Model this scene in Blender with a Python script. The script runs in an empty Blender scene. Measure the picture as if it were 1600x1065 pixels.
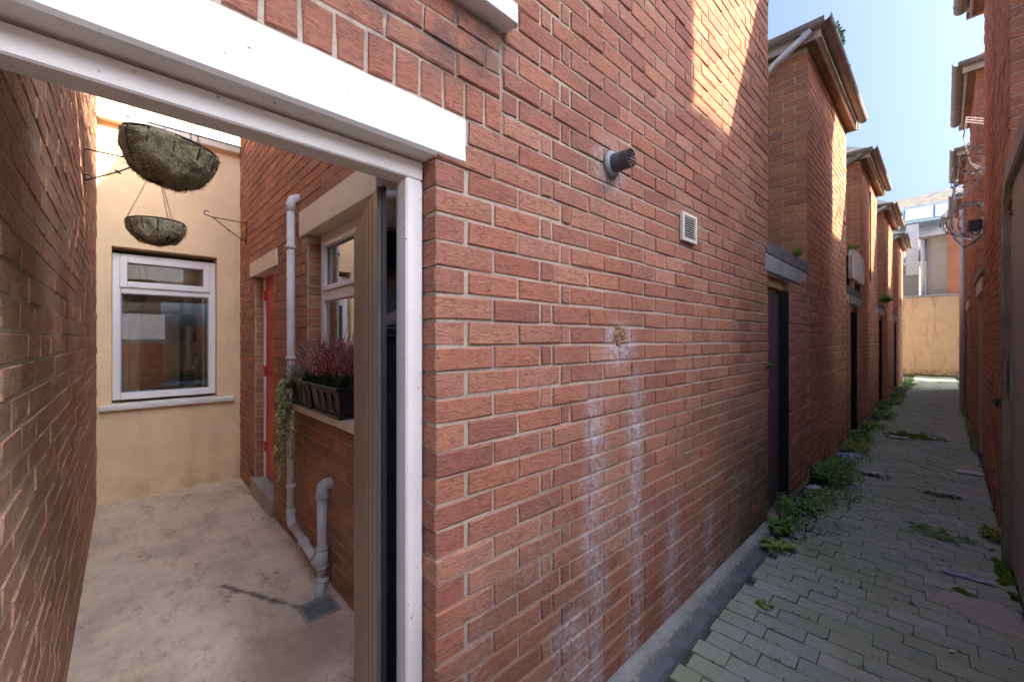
import bpy, math, random
from mathutils import Vector, Matrix, Quaternion
random.seed(7)
R = math.radians
scene = bpy.context.scene
col = scene.collection

# ------------------------------------------------------------------ camera
CAM = Vector((0.978, 0.0, 1.50))
YAW = 46.57                      # the alley runs this many degrees right of the lens axis
cam_d = bpy.data.cameras.new('camera')
cam_d.sensor_width = 36.0
cam_d.lens = 14.4
cam_d.clip_start = 0.02
cam_d.clip_end = 4000.0
cam_d.shift_y = -1.5/1600
cam = bpy.data.objects.new('camera', cam_d)
col.objects.link(cam)
cam.location = CAM
cam.rotation_euler = (R(90), 0, R(YAW))
scene.camera = cam

# ------------------------------------------------------------------ sky, sun, exposure
SUN = Vector((1.0, 0.38, 0.76)).normalized()
world = bpy.data.worlds.new('World')
scene.world = world
world.use_nodes = True
wn = world.node_tree.nodes
sky = wn.new('ShaderNodeTexSky')
sky.sky_type = 'NISHITA'
sky.sun_disc = False
sky.sun_elevation = math.asin(SUN.z)
sky.sun_rotation = math.atan2(SUN.x, SUN.y)
sky.altitude = 0
sky.air_density = 0.6
sky.dust_density = 10.0
sky.ozone_density = 8.0
bg = wn['Background']
bg.inputs['Strength'].default_value = 0.10
world.node_tree.links.new(sky.outputs[0], bg.inputs['Color'])
sl = bpy.data.lights.new('sun', 'SUN')
sl.energy = 3.4
sl.angle = R(0.5)
sl.color = (1.0, 0.87, 0.68)
so = bpy.data.objects.new('sun', sl)
col.objects.link(so)
so.rotation_euler = (-SUN).to_track_quat('-Z', 'Y').to_euler()
so.location = (6, 2, 12)
vs = scene.view_settings
vs.view_transform = 'Standard'
vs.look = 'None'
vs.gamma = 1.0
vs.use_curve_mapping = False
vs.exposure = 2.55
scene.cycles.max_bounces = 12
scene.cycles.diffuse_bounces = 8
scene.cycles.transparent_max_bounces = 16

# ------------------------------------------------------------------ node helpers
class NT:
    def __init__(s, name):
        s.m = bpy.data.materials.new(name)
        s.m.use_nodes = True
        s.t = s.m.node_tree
        s.b = s.t.nodes['Principled BSDF']
        s.out = s.t.nodes['Material Output']
        s._p = None
    def n(s, typ, **kw):
        nd = s.t.nodes.new(typ)
        for k, v in kw.items(): setattr(nd, k, v)
        return nd
    def put(s, sock, v):
        if isinstance(v, bpy.types.NodeSocket): s.t.links.new(v, sock)
        elif v is not None:
            if sock.type == 'RGBA' and len(v) == 3: v = (*v, 1)
            sock.default_value = v
    def M(s, op, a, b=None, c=None, clamp=False):
        nd = s.n('ShaderNodeMath', operation=op, use_clamp=clamp)
        s.put(nd.inputs[0], a)
        if b is not None: s.put(nd.inputs[1], b)
        if c is not None: s.put(nd.inputs[2], c)
        return nd.outputs[0]
    def pos(s):
        if s._p is None: s._p = s.n('ShaderNodeNewGeometry')
        return s._p.outputs['Position']
    def island(s):
        s.pos(); return s._p.outputs['Random Per Island']
    def xyz(s, v=None):
        nd = s.n('ShaderNodeSeparateXYZ'); s.put(nd.inputs[0], v or s.pos()); return nd.outputs
    def scale(s, vec, k):
        nd = s.n('ShaderNodeVectorMath', operation='MULTIPLY'); s.put(nd.inputs[0], vec); s.put(nd.inputs[1], k); return nd.outputs[0]
    def noise(s, scale, detail=4, rough=.55, vec=None, dist=0, lac=2.0):
        nd = s.n('ShaderNodeTexNoise'); s.put(nd.inputs['Vector'], vec or s.pos())
        nd.inputs['Scale'].default_value = scale; nd.inputs['Detail'].default_value = detail
        nd.inputs['Roughness'].default_value = rough; nd.inputs['Distortion'].default_value = dist
        return nd.outputs[0]
    def voro(s, scale, vec=None, feature='F1'):
        nd = s.n('ShaderNodeTexVoronoi', feature=feature); s.put(nd.inputs['Vector'], vec or s.pos()); nd.inputs['Scale'].default_value = scale
        return nd.outputs[0]
    def rng(s, v, a, b, c=0, d=1, smooth=True):
        nd = s.n('ShaderNodeMapRange'); nd.interpolation_type = 'SMOOTHSTEP' if smooth else 'LINEAR'
        s.put(nd.inputs[0], v)
        for i, q in enumerate((a, b, c, d)): nd.inputs[i+1].default_value = q
        return nd.outputs[0]
    def ramp(s, v, stops, const=False):
        nd = s.n('ShaderNodeValToRGB'); s.put(nd.inputs[0], v)
        e = nd.color_ramp.elements
        if const: nd.color_ramp.interpolation = 'CONSTANT'
        while len(e) < len(stops): e.new(.5)
        for i, (p, c) in enumerate(stops): e[i].position = p; e[i].color = (*c, 1)
        return nd.outputs[0]
    def mix(s, fac, a, b, mode='MIX'):
        nd = s.n('ShaderNodeMix', data_type='RGBA', blend_type=mode)
        s.put(nd.inputs[0], fac); s.put(nd.inputs[6], a); s.put(nd.inputs[7], b); return nd.outputs[2]
    def bump(s, h, strength=.5, dist=.01, prev=None):
        nd = s.n('ShaderNodeBump'); nd.inputs['Strength'].default_value = strength; nd.inputs['Distance'].default_value = dist
        s.put(nd.inputs['Height'], h)
        if prev is not None: s.put(nd.inputs['Normal'], prev)
        return nd.outputs[0]
    def objrand(s):
        return s.n('ShaderNodeObjectInfo').outputs['Random']
    def each(s):                                       # one random number for each loose piece
        return s.M('FRACT', s.M('ADD', s.M('MULTIPLY', s.objrand(), 7.31), s.M('MULTIPLY', s.island(), 5.17)))
    def done(s, color, rough=.8, normal=None, metal=0, spec=.3):
        s.put(s.b.inputs['Base Color'], color); s.put(s.b.inputs['Roughness'], rough)
        s.b.inputs['Metallic'].default_value = metal; s.b.inputs['Specular IOR Level'].default_value = spec
        if normal is not None: s.put(s.b.inputs['Normal'], normal)
        return s.m

def plain(name, c, rough=.6, metal=0, var=.25, scale=14, bump=0.0, spec=.3):
    t = NT(name)
    n = t.noise(scale, 5, .6)
    d = tuple(q*(1-var) for q in c); l = tuple(min(1, q*(1+var*.6)) for q in c)
    colr = t.ramp(n, [(.3, d), (.7, l)])
    nrm = t.bump(t.noise(scale*5, 4, .6), .4, bump) if bump else None
    return t.done(colr, rough, nrm, metal, spec)

# --- brickwork
def stain_main(t):                                     # white salt runs under the broken vent and green algae at the foot
    x, y, z = t.xyz()
    w = t.noise(3.2, 4, .6); w2 = t.noise(40, 4, .65)
    yy = t.M('ADD', t.M('ADD', y, t.M('MULTIPLY', t.M('SUBTRACT', w, .5), .22)), t.M('MULTIPLY', t.M('SUBTRACT', t.noise(16, 3, .6), .5), .12))
    m = None
    for yc, wd, zt, zb in ((1.40, .13, 1.40, .05), (1.70, .11, 1.46, .05), (2.08, .13, .75, .0), (1.02, .14, .40, 0.0), (2.55, .14, .60, 0), (1.25, .18, .62, .0)):
        a = t.rng(t.M('ABSOLUTE', t.M('SUBTRACT', yy, yc)), wd, 0)
        g = t.M('MULTIPLY', a, t.rng(z, zt, zt-.25))
        m = g if m is None else t.M('MAXIMUM', m, g)
    # halo round the hole
    d = t.M('SQRT', t.M('ADD', t.M('POWER', t.M('MULTIPLY', t.M('SUBTRACT', y, 1.574), .8), 2.0), t.M('POWER', t.M('SUBTRACT', z, 1.47), 2.0)))
    m = t.M('MAXIMUM', m, t.M('MULTIPLY', t.rng(d, .15, .06), .9))
    d2 = t.M('SQRT', t.M('ADD', t.M('POWER', t.M('SUBTRACT', y, 1.50), 2.0), t.M('POWER', t.M('SUBTRACT', z, 2.24), 2.0)))
    m = t.M('MAXIMUM', m, t.M('MULTIPLY', t.rng(d2, .16, .08), .55))
    m = t.M('MULTIPLY', t.M('MULTIPLY', m, t.rng(w2, .34, .62, .1, 1)), t.rng(t.noise(7, 4, .6), .32, .58, .25, 1))
    bloom = t.M('MULTIPLY', t.rng(t.noise(2.1, 3, .6), .48, .70), t.rng(z, 1.3, .5))
    m = t.M('MAXIMUM', m, t.M('MULTIPLY', bloom, t.rng(w2, .4, .7, .0, .55)))
    alg = t.M('MULTIPLY', t.M('MULTIPLY', t.rng(z, 1.25, .25), t.rng(y, 2.0, 3.5)), t.rng(t.noise(5, 5, .65), .30, .52))
    soot = t.M('MULTIPLY', t.M('MULTIPLY', t.rng(z, 2.18, 2.34), t.rng(t.M('ADD', y, t.M('MULTIPLY', t.M('SUBTRACT', w, .5), .5)), 1.0, .72)), t.rng(t.noise(8, 5, .65), .34, .60))
    return m, alg, soot

def brick_mat(name, cols, dark=1.0, main=False, grime=.35, low_algae=.4, rough_dir='y', bump=.0075, glow=None):
    t = NT(name)
    stops = [(i/(len(cols)-1), tuple(q*dark for q in c)) for i, c in enumerate(cols)]
    c = t.ramp(t.each(), stops)
    k = (26, 26, 85)
    fine = t.noise(1.0, 6, .68, t.scale(t.pos(), k), 1.3)
    mid = t.noise(9, 4, .6)
    c = t.mix(t.rng(fine, .36, .54, .55, 0), c, (.14*dark, .062*dark, .042*dark))  # hollows of the bump darkened, crevice shade put into the colour
    c = t.mix(t.rng(mid, .5, .8, 0, .40), c, (.34*dark, .20*dark, .15*dark))
    x, y, z = t.xyz()
    big = t.noise(1.3, 5, .6)
    c = t.mix(t.rng(big, .45, .75, 0, grime), c, (.055, .042, .036))
    if low_algae:
        a = t.M('MULTIPLY', t.rng(z, .55, .0), t.rng(t.noise(4.5, 5, .6), .38, .62, 0, low_algae))
        c = t.mix(a, c, (.055, .06, .025))
    if main:
        m, alg, soot = stain_main(t)
        c = t.mix(t.M('MULTIPLY', soot, .6), c, (.10, .085, .085))
        c = t.mix(t.M('MULTIPLY', alg, .8), c, (.09, .10, .045))
        c = t.mix(t.M('MULTIPLY', m, .80), c, (.58, .55, .55))
    nrm = t.bump(fine, 1.0, bump)
    nrm = t.bump(t.noise(180, 3, .6), .35, .0015, nrm)
    return t.done(c, .88, nrm, 0, .25)

def mortar_mat(name, c, main=False, grime=.4):
    t = NT(name)
    n = t.noise(60, 5, .65); b = t.noise(2.0, 5, .6)
    k = t.ramp(n, [(.3, tuple(q*.7 for q in c)), (.7, c)])
    k = t.mix(t.rng(b, .42, .75, 0, grime), k, (.085, .072, .06))
    if main:
        m, alg, soot = stain_main(t)
        k = t.mix(t.M('MULTIPLY', soot, .75), k, (.07, .065, .06))
        k = t.mix(t.M('MULTIPLY', alg, .8), k, (.07, .085, .035))
        k = t.mix(t.M('MULTIPLY', m, .7), k, (.62, .60, .60))
    return t.done(k, .95, t.bump(n, .8, .003), 0, .15)

MAT = {}
RED = [(.46, .178, .10), (.51, .21, .12), (.39, .145, .088), (.47, .183, .104), (.53, .25, .15), (.34, .13, .085), (.46, .205, .127), (.41, .158, .096), (.49, .225, .14)]
ORG = [(.52, .23, .12), (.60, .28, .15), (.43, .19, .11), (.55, .25, .13), (.48, .23, .14), (.38, .17, .11)]
BRN = [(.54, .31, .19), (.60, .36, .23), (.47, .26, .17), (.58, .30, .19), (.50, .29, .19)]
PNK = [(.54, .225, .12), (.60, .27, .145), (.47, .19, .11), (.52, .23, .135), (.43, .18, .11)]
MAT['brick_main'] = brick_mat('weathered red facing brick', RED, main=True, grime=.28, low_algae=0)
MAT['mortar_main'] = mortar_mat('pale lime mortar', (.54, .44, .34), main=True)
MAT['brick_yard'] = brick_mat('warm orange facing brick', ORG, grime=.35, low_algae=.3)
MAT['brick_side'] = brick_mat('dark brown facing brick', BRN, grime=.4, low_algae=.25, bump=.003)
MAT['brick_row'] = brick_mat('orange red terrace brick', PNK, grime=.28, low_algae=.75)
MAT['brick_right'] = brick_mat('sooty red alley brick', [tuple(q*.95 for q in c) for c in PNK], grime=.4, low_algae=.7)
MAT['mortar'] = mortar_mat('buff mortar', (.58, .49, .38))
MAT['mortar_side'] = mortar_mat('buff yard mortar', (.60, .47, .34), grime=.35)
MAT['mortar_dark'] = mortar_mat('dirty brown mortar', (.44, .33, .24), grime=.5)

def render_mat(name, c, dirt=(.30, .20, .11), lowz=.5, amt=.35, spots=True):
    t = NT(name)
    n = t.noise(3.0, 6, .6); f = t.noise(55, 4, .6); x, y, z = t.xyz()
    k = t.ramp(n, [(.3, tuple(q*.88 for q in c)), (.7, tuple(min(1, q*1.04) for q in c))])
    d = t.M('MULTIPLY', t.rng(z, lowz, 0.0), t.rng(t.noise(7, 6, .7), .40, .66))
    k = t.mix(t.M('MULTIPLY', d, amt*1.6), k, dirt)
    st = t.noise(1.0, 5, .6, t.scale(t.pos(), (7, 7, .8)))
    k = t.mix(t.rng(st, .52, .72, 0, amt*.6), k, dirt)
    nrm = t.bump(f, .5, .002); nrm = t.bump(n, .4, .01, nrm)
    return t.done(k, .85, nrm, 0, .25)
MAT['cream'] = render_mat('cream masonry paint', (.90, .68, .41), lowz=.35, amt=.25)
MAT['end_cream'] = render_mat('stained ochre render', (.58, .43, .27), dirt=(.26, .17, .11), lowz=.4, amt=1.0)
MAT['bounce_render'] = render_mat('white bounce render', (.82, .80, .75), dirt=(.5, .48, .42), amt=.2)  # off-white picked so the unseen houses bounce light into the alley
MAT['grey_render'] = render_mat('grey pebble render', (.46, .44, .40), dirt=(.2, .2, .17), amt=.6)

def concrete_mat(name, c, stain=True):
    t = NT(name)
    n = t.noise(2.4, 7, .65); f = t.noise(70, 5, .7); p = t.noise(11, 5, .6)
    k = t.ramp(n, [(.25, tuple(q*.62 for q in c)), (.5, c), (.75, tuple(min(1, q*1.22) for q in c))])
    k = t.mix(t.rng(p, .48, .75, 0, .45), k, tuple(q*.55 for q in c))
    if stain:
        x, y, z = t.xyz()
        br = t.noise(1.0, 6, .75, t.scale(t.pos(), (1.6, 3.4, 1)))
        k = t.mix(t.rng(br, .50, .72, 0, .55), k, (.34, .21, .11))
        ca, cb = (-2.05, .44), (-1.50, .72); L2 = (cb[0]-ca[0])**2+(cb[1]-ca[1])**2
        al = t.M('DIVIDE', t.M('ADD', t.M('MULTIPLY', t.M('SUBTRACT', x, ca[0]), cb[0]-ca[0]), t.M('MULTIPLY', t.M('SUBTRACT', y, ca[1]), cb[1]-ca[1])), L2, clamp=True)
        ex = t.M('SUBTRACT', x, t.M('ADD', t.M('MULTIPLY', al, cb[0]-ca[0]), ca[0])); ey = t.M('SUBTRACT', y, t.M('ADD', t.M('MULTIPLY', al, cb[1]-ca[1]), ca[1]))
        dl = t.M('ADD', t.M('SQRT', t.M('ADD', t.M('MULTIPLY', ex, ex), t.M('MULTIPLY', ey, ey))), t.M('MULTIPLY', t.M('SUBTRACT', p, .5), .09))
        k = t.mix(t.rng(dl, .030, .0, 0, .8), k, (.07, .06, .05))
        k = t.mix(t.rng(t.noise(26, 6, .75), .56, .70, 0, .55), k, (.26, .21, .15))
        k = t.mix(t.rng(t.noise(14, 8, .8), .54, .66, 0, .5), k, (.88, .80, .66))
        ru = t.M('MULTIPLY', t.rng(t.noise(1.0, 7, .75, t.scale(t.pos(), (2.2, 5, 1))), .54, .64), t.rng(t.noise(30, 5, .7), .42, .58))
        k = t.mix(t.M('MULTIPLY', ru, .7), k, (.34, .17, .07))
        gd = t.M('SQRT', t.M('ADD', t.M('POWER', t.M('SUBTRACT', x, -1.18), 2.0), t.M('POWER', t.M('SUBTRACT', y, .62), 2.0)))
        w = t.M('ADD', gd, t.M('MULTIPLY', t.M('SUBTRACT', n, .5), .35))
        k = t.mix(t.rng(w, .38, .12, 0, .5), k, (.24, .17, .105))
    vor = t.rng(t.voro(240), .0, .35, 1, 0)
    k = t.mix(t.M('MULTIPLY', vor, .25), k, (.7, .66, .58))
    nrm = t.bump(f, .6, .003); nrm = t.bump(p, .6, .006, nrm)
    return t.done(k, t.rng(n, .3, .7, .55, .9), nrm, 0, .3)
MAT['concrete'] = concrete_mat('old yard concrete', (.76, .65, .50))
MAT['haunch'] = concrete_mat('rough cement fillet', (.36, .35, .30), False)
MAT['cement_patch'] = concrete_mat('spilt cement patch', (.42, .395, .33), False)
MAT['stone_grey'] = concrete_mat('weathered grey lintel stone', (.30, .30, .29), False)
MAT['coping_dark'] = concrete_mat('sooty coping brick', (.15, .135, .125), False)
MAT['stone_pale'] = concrete_mat('pale step stone', (.42, .40, .36), False)

def paint_mat(name, c, rough=.5, chips=.25, chipcol=(.10, .085, .07), pits=True):
    t = NT(name)
    n = t.noise(4, 5, .6); f = t.noise(38, 6, .7)
    k = t.ramp(n, [(.3, tuple(q*.90 for q in c)), (.7, c)])
    sp = t.rng(t.voro(34, t.scale(t.pos(), (1, 1, 1.3))), .15, .08)
    keep = t.rng(t.noise(9, 3, .6), .50, .60)
    if pits: k = t.mix(t.M('MULTIPLY', t.M('MULTIPLY', sp, keep), .9), k, chipcol)
    k = t.mix(t.rng(f, .62, .72, 0, chips), k, tuple(q*.5 for q in c))
    k = t.mix(t.rng(t.noise(2.2, 6, .7), .5, .75, 0, .28), k, tuple(q*.6 for q in (c[0]*1.02, c[1]*.97, c[2]*.88)))
    nrm = t.bump(t.noise(90, 4, .6), .4, .0012)
    nrm = t.bump(t.noise(9, 3, .5), .35, .006, nrm)
    return t.done(k, rough, nrm, 0, .4)
MAT['white_lintel'] = paint_mat('white painted concrete', (.83, .81, .76), .6, .4)
MAT['white_wood'] = paint_mat('white painted timber', (.84, .80, .73), .5, .3, (.25, .2, .15))
MAT['cream_paint'] = paint_mat('cream painted lintel', (.80, .70, .54), .6)
MAT['red_paint'] = paint_mat('red door paint', (.62, .045, .03), .35, .1, (.2, .03, .02), False)
MAT['upvc'] = plain('white upvc', (.80, .80, .79), .3, 0, .06, 5)
MAT['pvc_grey'] = plain('grey plastic pipe', (.56, .57, .56), .42, 0, .18, 9)
MAT['pvc_white'] = plain('faded white pipe', (.66, .66, .66), .42, 0, .18, 9)
MAT['flue'] = plain('dark grey flue plastic', (.07, .07, .075), .4, 0, .2)
MAT['flue_ring'] = plain('grey rubber collar', (.30, .31, .31), .6, 0, .2)
MAT['vent'] = plain('yellowed white vent plastic', (.74, .69, .56), .45, 0, .12)
MAT['black'] = plain('void shade', (.012, .011, .010), .9, 0, .2)  # near-black colour stands for the shade inside openings
MAT['iron'] = plain('dark rusty wire', (.045, .036, .03), .65, .4, .4, 60)
MAT['steel'] = plain('galvanised wire', (.33, .34, .35), .4, .8, .3, 60)
MAT['rust'] = plain('rusted iron', (.20, .08, .035), .85, .2, .5, 40, .002)
MAT['cable_white'] = plain('white cable', (.75, .70, .66), .5)
MAT['plastic_black'] = plain('black planter plastic', (.022, .020, .019), .38, 0, .25)
MAT['cabinet'] = plain('slate blue plastic', (.22, .29, .34), .42, 0, .3, 8)
MAT['far_roof'] = plain('lichen pale roof tile', (.34, .31, .25), .8, 0, .3, 3)
MAT['slate'] = plain('grey roof slate', (.13, .135, .145), .7, 0, .35, 6, .004)
MAT['gutter'] = plain('weathered grey gutter', (.27, .245, .225), .5, 0, .3, 6)
MAT['fascia'] = plain('peeling cream fascia', (.58, .54, .48), .6, 0, .25, 7, .002)
MAT['soffit'] = plain('brown stained soffit', (.26, .17, .11), .7, 0, .35, 7)
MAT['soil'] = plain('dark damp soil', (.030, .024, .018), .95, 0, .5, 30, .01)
MAT['lead'] = plain('grey cement channel', (.16, .17, .165), .7, 0, .4, 9, .004)
MAT['joint'] = plain('mossy jointing sand', (.10, .11, .07), .95, 0, .5, 12, .006)
MAT['paper'] = plain('grubby white litter', (.60, .60, .60), .6, 0, .3, 30)
MAT['bluebit'] = plain('pale blue litter', (.38, .44, .52), .55, 0, .35, 30)
MAT['teal'] = plain('teal plastic scrap', (.10, .45, .42), .4)
MAT['hose'] = plain('grey green hose', (.25, .33, .31), .45)
MAT['rubble'] = plain('crumbled brick dust', (.42, .24, .13), .95, 0, .5, 45, .01)
MAT['dark_glass_wall'] = plain('dim plaster', (.66, .64, .55), .8)
MAT['cupboard'] = plain('sage cupboard paint', (.38, .40, .31), .5)
MAT['cabinet_steel'] = plain('brushed hood steel', (.45, .45, .44), .3, .8, .15)
MAT['worktop'] = plain('dark worktop', (.06, .055, .05), .35)
MAT['blind'] = plain('gold fabric blind', (.55, .38, .13), .8, 0, .35, 12)
MAT['cloth'] = plain('pale curtain', (.62, .63, .60), .8, 0, .1)

def wood_mat(name, a, b, axis=(30, 30, 1.2), green=0, rough=.8):
    t = NT(name)
    g = t.noise(1.0, 6, .65, t.scale(t.pos(), axis), 1.5)
    k = t.ramp(g, [(.25, a), (.75, b)])
    k = t.mix(t.rng(t.each(), 0, 1, 0, .25, False), k, a)
    if green: k = t.mix(t.M('MULTIPLY', t.rng(t.noise(3, 4, .6), .35, .6), green), k, (.09, .105, .03))
    return t.done(k, rough, t.bump(g, .6, .004), 0, .25)
MAT['gate_board'] = wood_mat('taupe painted boards', (.34, .275, .19), (.37, .30, .21), (6, 6, .4), 0, .5)
MAT['groove_shade'] = plain('board groove shade', (.10, .08, .06), .8)  # dark groove shade, painted on the board edges
MAT['gate_edge'] = plain('blackened gate edge', (.016, .015, .016), .6)
MAT['old_wood'] = wood_mat('silvered gate timber', (.22, .195, .17), (.43, .40, .36))
MAT['old_wood_green'] = wood_mat('mossy gate timber', (.20, .185, .13), (.40, .38, .28), (30, 30, 1.2), .6)
MAT['gate_brown'] = wood_mat('dark stained gate', (.085, .055, .052), (.15, .10, .095))
MAT['post_orange'] = wood_mat('pine batten', (.35, .22, .12), (.5, .34, .2))

def leaf_mat(name, a, b, c=None, rough=.5):
    t = NT(name)
    k = t.ramp(t.each(), [(0, a), (.55, b), (1, c or b)])
    t.b.inputs['Subsurface Weight'].default_value = 0
    m = t.done(k, rough, None, 0, .35)
    tr = t.n('ShaderNodeBsdfTranslucent'); t.put(tr.inputs['Color'], k)
    mx = t.n('ShaderNodeMixShader'); mx.inputs[0].default_value = .3
    t.t.links.new(t.b.outputs[0], mx.inputs[1]); t.t.links.new(tr.outputs[0], mx.inputs[2]); t.t.links.new(mx.outputs[0], t.out.inputs[0])
    return m
MAT['weed'] = leaf_mat('fresh weed leaf', (.13, .27, .065), (.23, .43, .10), (.36, .52, .13))
MAT['weed_pale'] = leaf_mat('yellow green weed leaf', (.20, .31, .06), (.34, .45, .10), (.50, .52, .18))
MAT['weed_dark'] = leaf_mat('dark weed leaf', (.02, .06, .025), (.04, .10, .04), (.06, .13, .05))
MAT['straw'] = leaf_mat('dry straw stem', (.30, .26, .15), (.42, .37, .24))
MAT['ivy'] = leaf_mat('variegated ivy leaf', (.16, .28, .10), (.44, .55, .26), (.85, .85, .60))
MAT['moss'] = leaf_mat('bright green moss', (.11, .20, .02), (.20, .32, .035), (.27, .37, .06), .9)
MAT['heather_pink'] = leaf_mat('deep pink heather', (.85, .16, .27), (.95, .30, .42), (.98, .55, .62))
MAT['heather_mauve'] = leaf_mat('mauve heather', (.68, .26, .34), (.82, .42, .48), (.9, .6, .62))
MAT['heather_white'] = leaf_mat('silver green heather', (.30, .36, .27), (.5, .53, .45), (.62, .62, .58))
MAT['heather_green'] = leaf_mat('dark heather leaf', (.02, .07, .025), (.05, .14, .05), (.2, .22, .06))

def moss_liner():
    t = NT('brown coir basket liner')
    f = t.noise(24, 6, .7); p = t.noise(5, 4, .6)
    k = t.ramp(f, [(.3, (.13, .105, .065)), (.55, (.32, .27, .165)), (.8, (.55, .49, .33))])
    k = t.mix(t.rng(p, .5, .7, 0, .55), k, (.50, .48, .38))
    return t.done(k, .95, t.bump(f, 1, .02), 0, .1)
MAT['liner'] = moss_liner()

def glass_mat():
    t = NT('window glass')
    tr = t.n('ShaderNodeBsdfTransparent'); tr.inputs[0].default_value = (.86, .90, .86, 1)
    gl = t.n('ShaderNodeBsdfGlossy'); gl.inputs['Roughness'].default_value = .01; gl.inputs[0].default_value = (1, 1, 1, 1)
    fr = t.n('ShaderNodeFresnel'); fr.inputs[0].default_value = 1.75
    mx = t.n('ShaderNodeMixShader')
    t.put(mx.inputs[0], t.M('ADD', t.M('MULTIPLY', fr.outputs[0], 1.3), .20, clamp=True))
    t.t.links.new(tr.outputs[0], mx.inputs[1]); t.t.links.new(gl.outputs[0], mx.inputs[2]); t.t.links.new(mx.outputs[0], t.out.inputs[0])
    return t.m
MAT['glass'] = glass_mat()

def paver_mat():
    t = NT('blue grey paving brick')
    k = t.ramp(t.each(), [(0, (.34, .38, .33)), (.3, (.43, .47, .40)), (.6, (.38, .43, .34)), (.8, (.49, .52, .45)), (1, (.43, .44, .37))])
    n = t.noise(28, 5, .65); b = t.noise(1.6, 5, .65); p = t.noise(9, 5, .65)
    k = t.mix(t.rng(n, .35, .7, .25, 0), k, (.14, .155, .14))
    k = t.mix(t.rng(b, .38, .60, 0, .7), k, (.31, .37, .20))
    k = t.mix(t.rng(p, .56, .75, 0, .5), k, (.34, .34, .31))
    nrm = t.bump(n, .8, .004)
    return t.done(k, .92, nrm, 0, .15)
MAT['paver'] = paver_mat()

def ground_mat():
    t = NT('pale bounce concrete')
    n = t.noise(30, 5, .6)
    return t.done(t.ramp(n, [(.3, (.30, .29, .27)), (.7, (.42, .40, .37))]), .9, t.bump(n, .5, .01))
MAT['ground'] = ground_mat()  # pale tone picked to bounce light up into the alley

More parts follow.
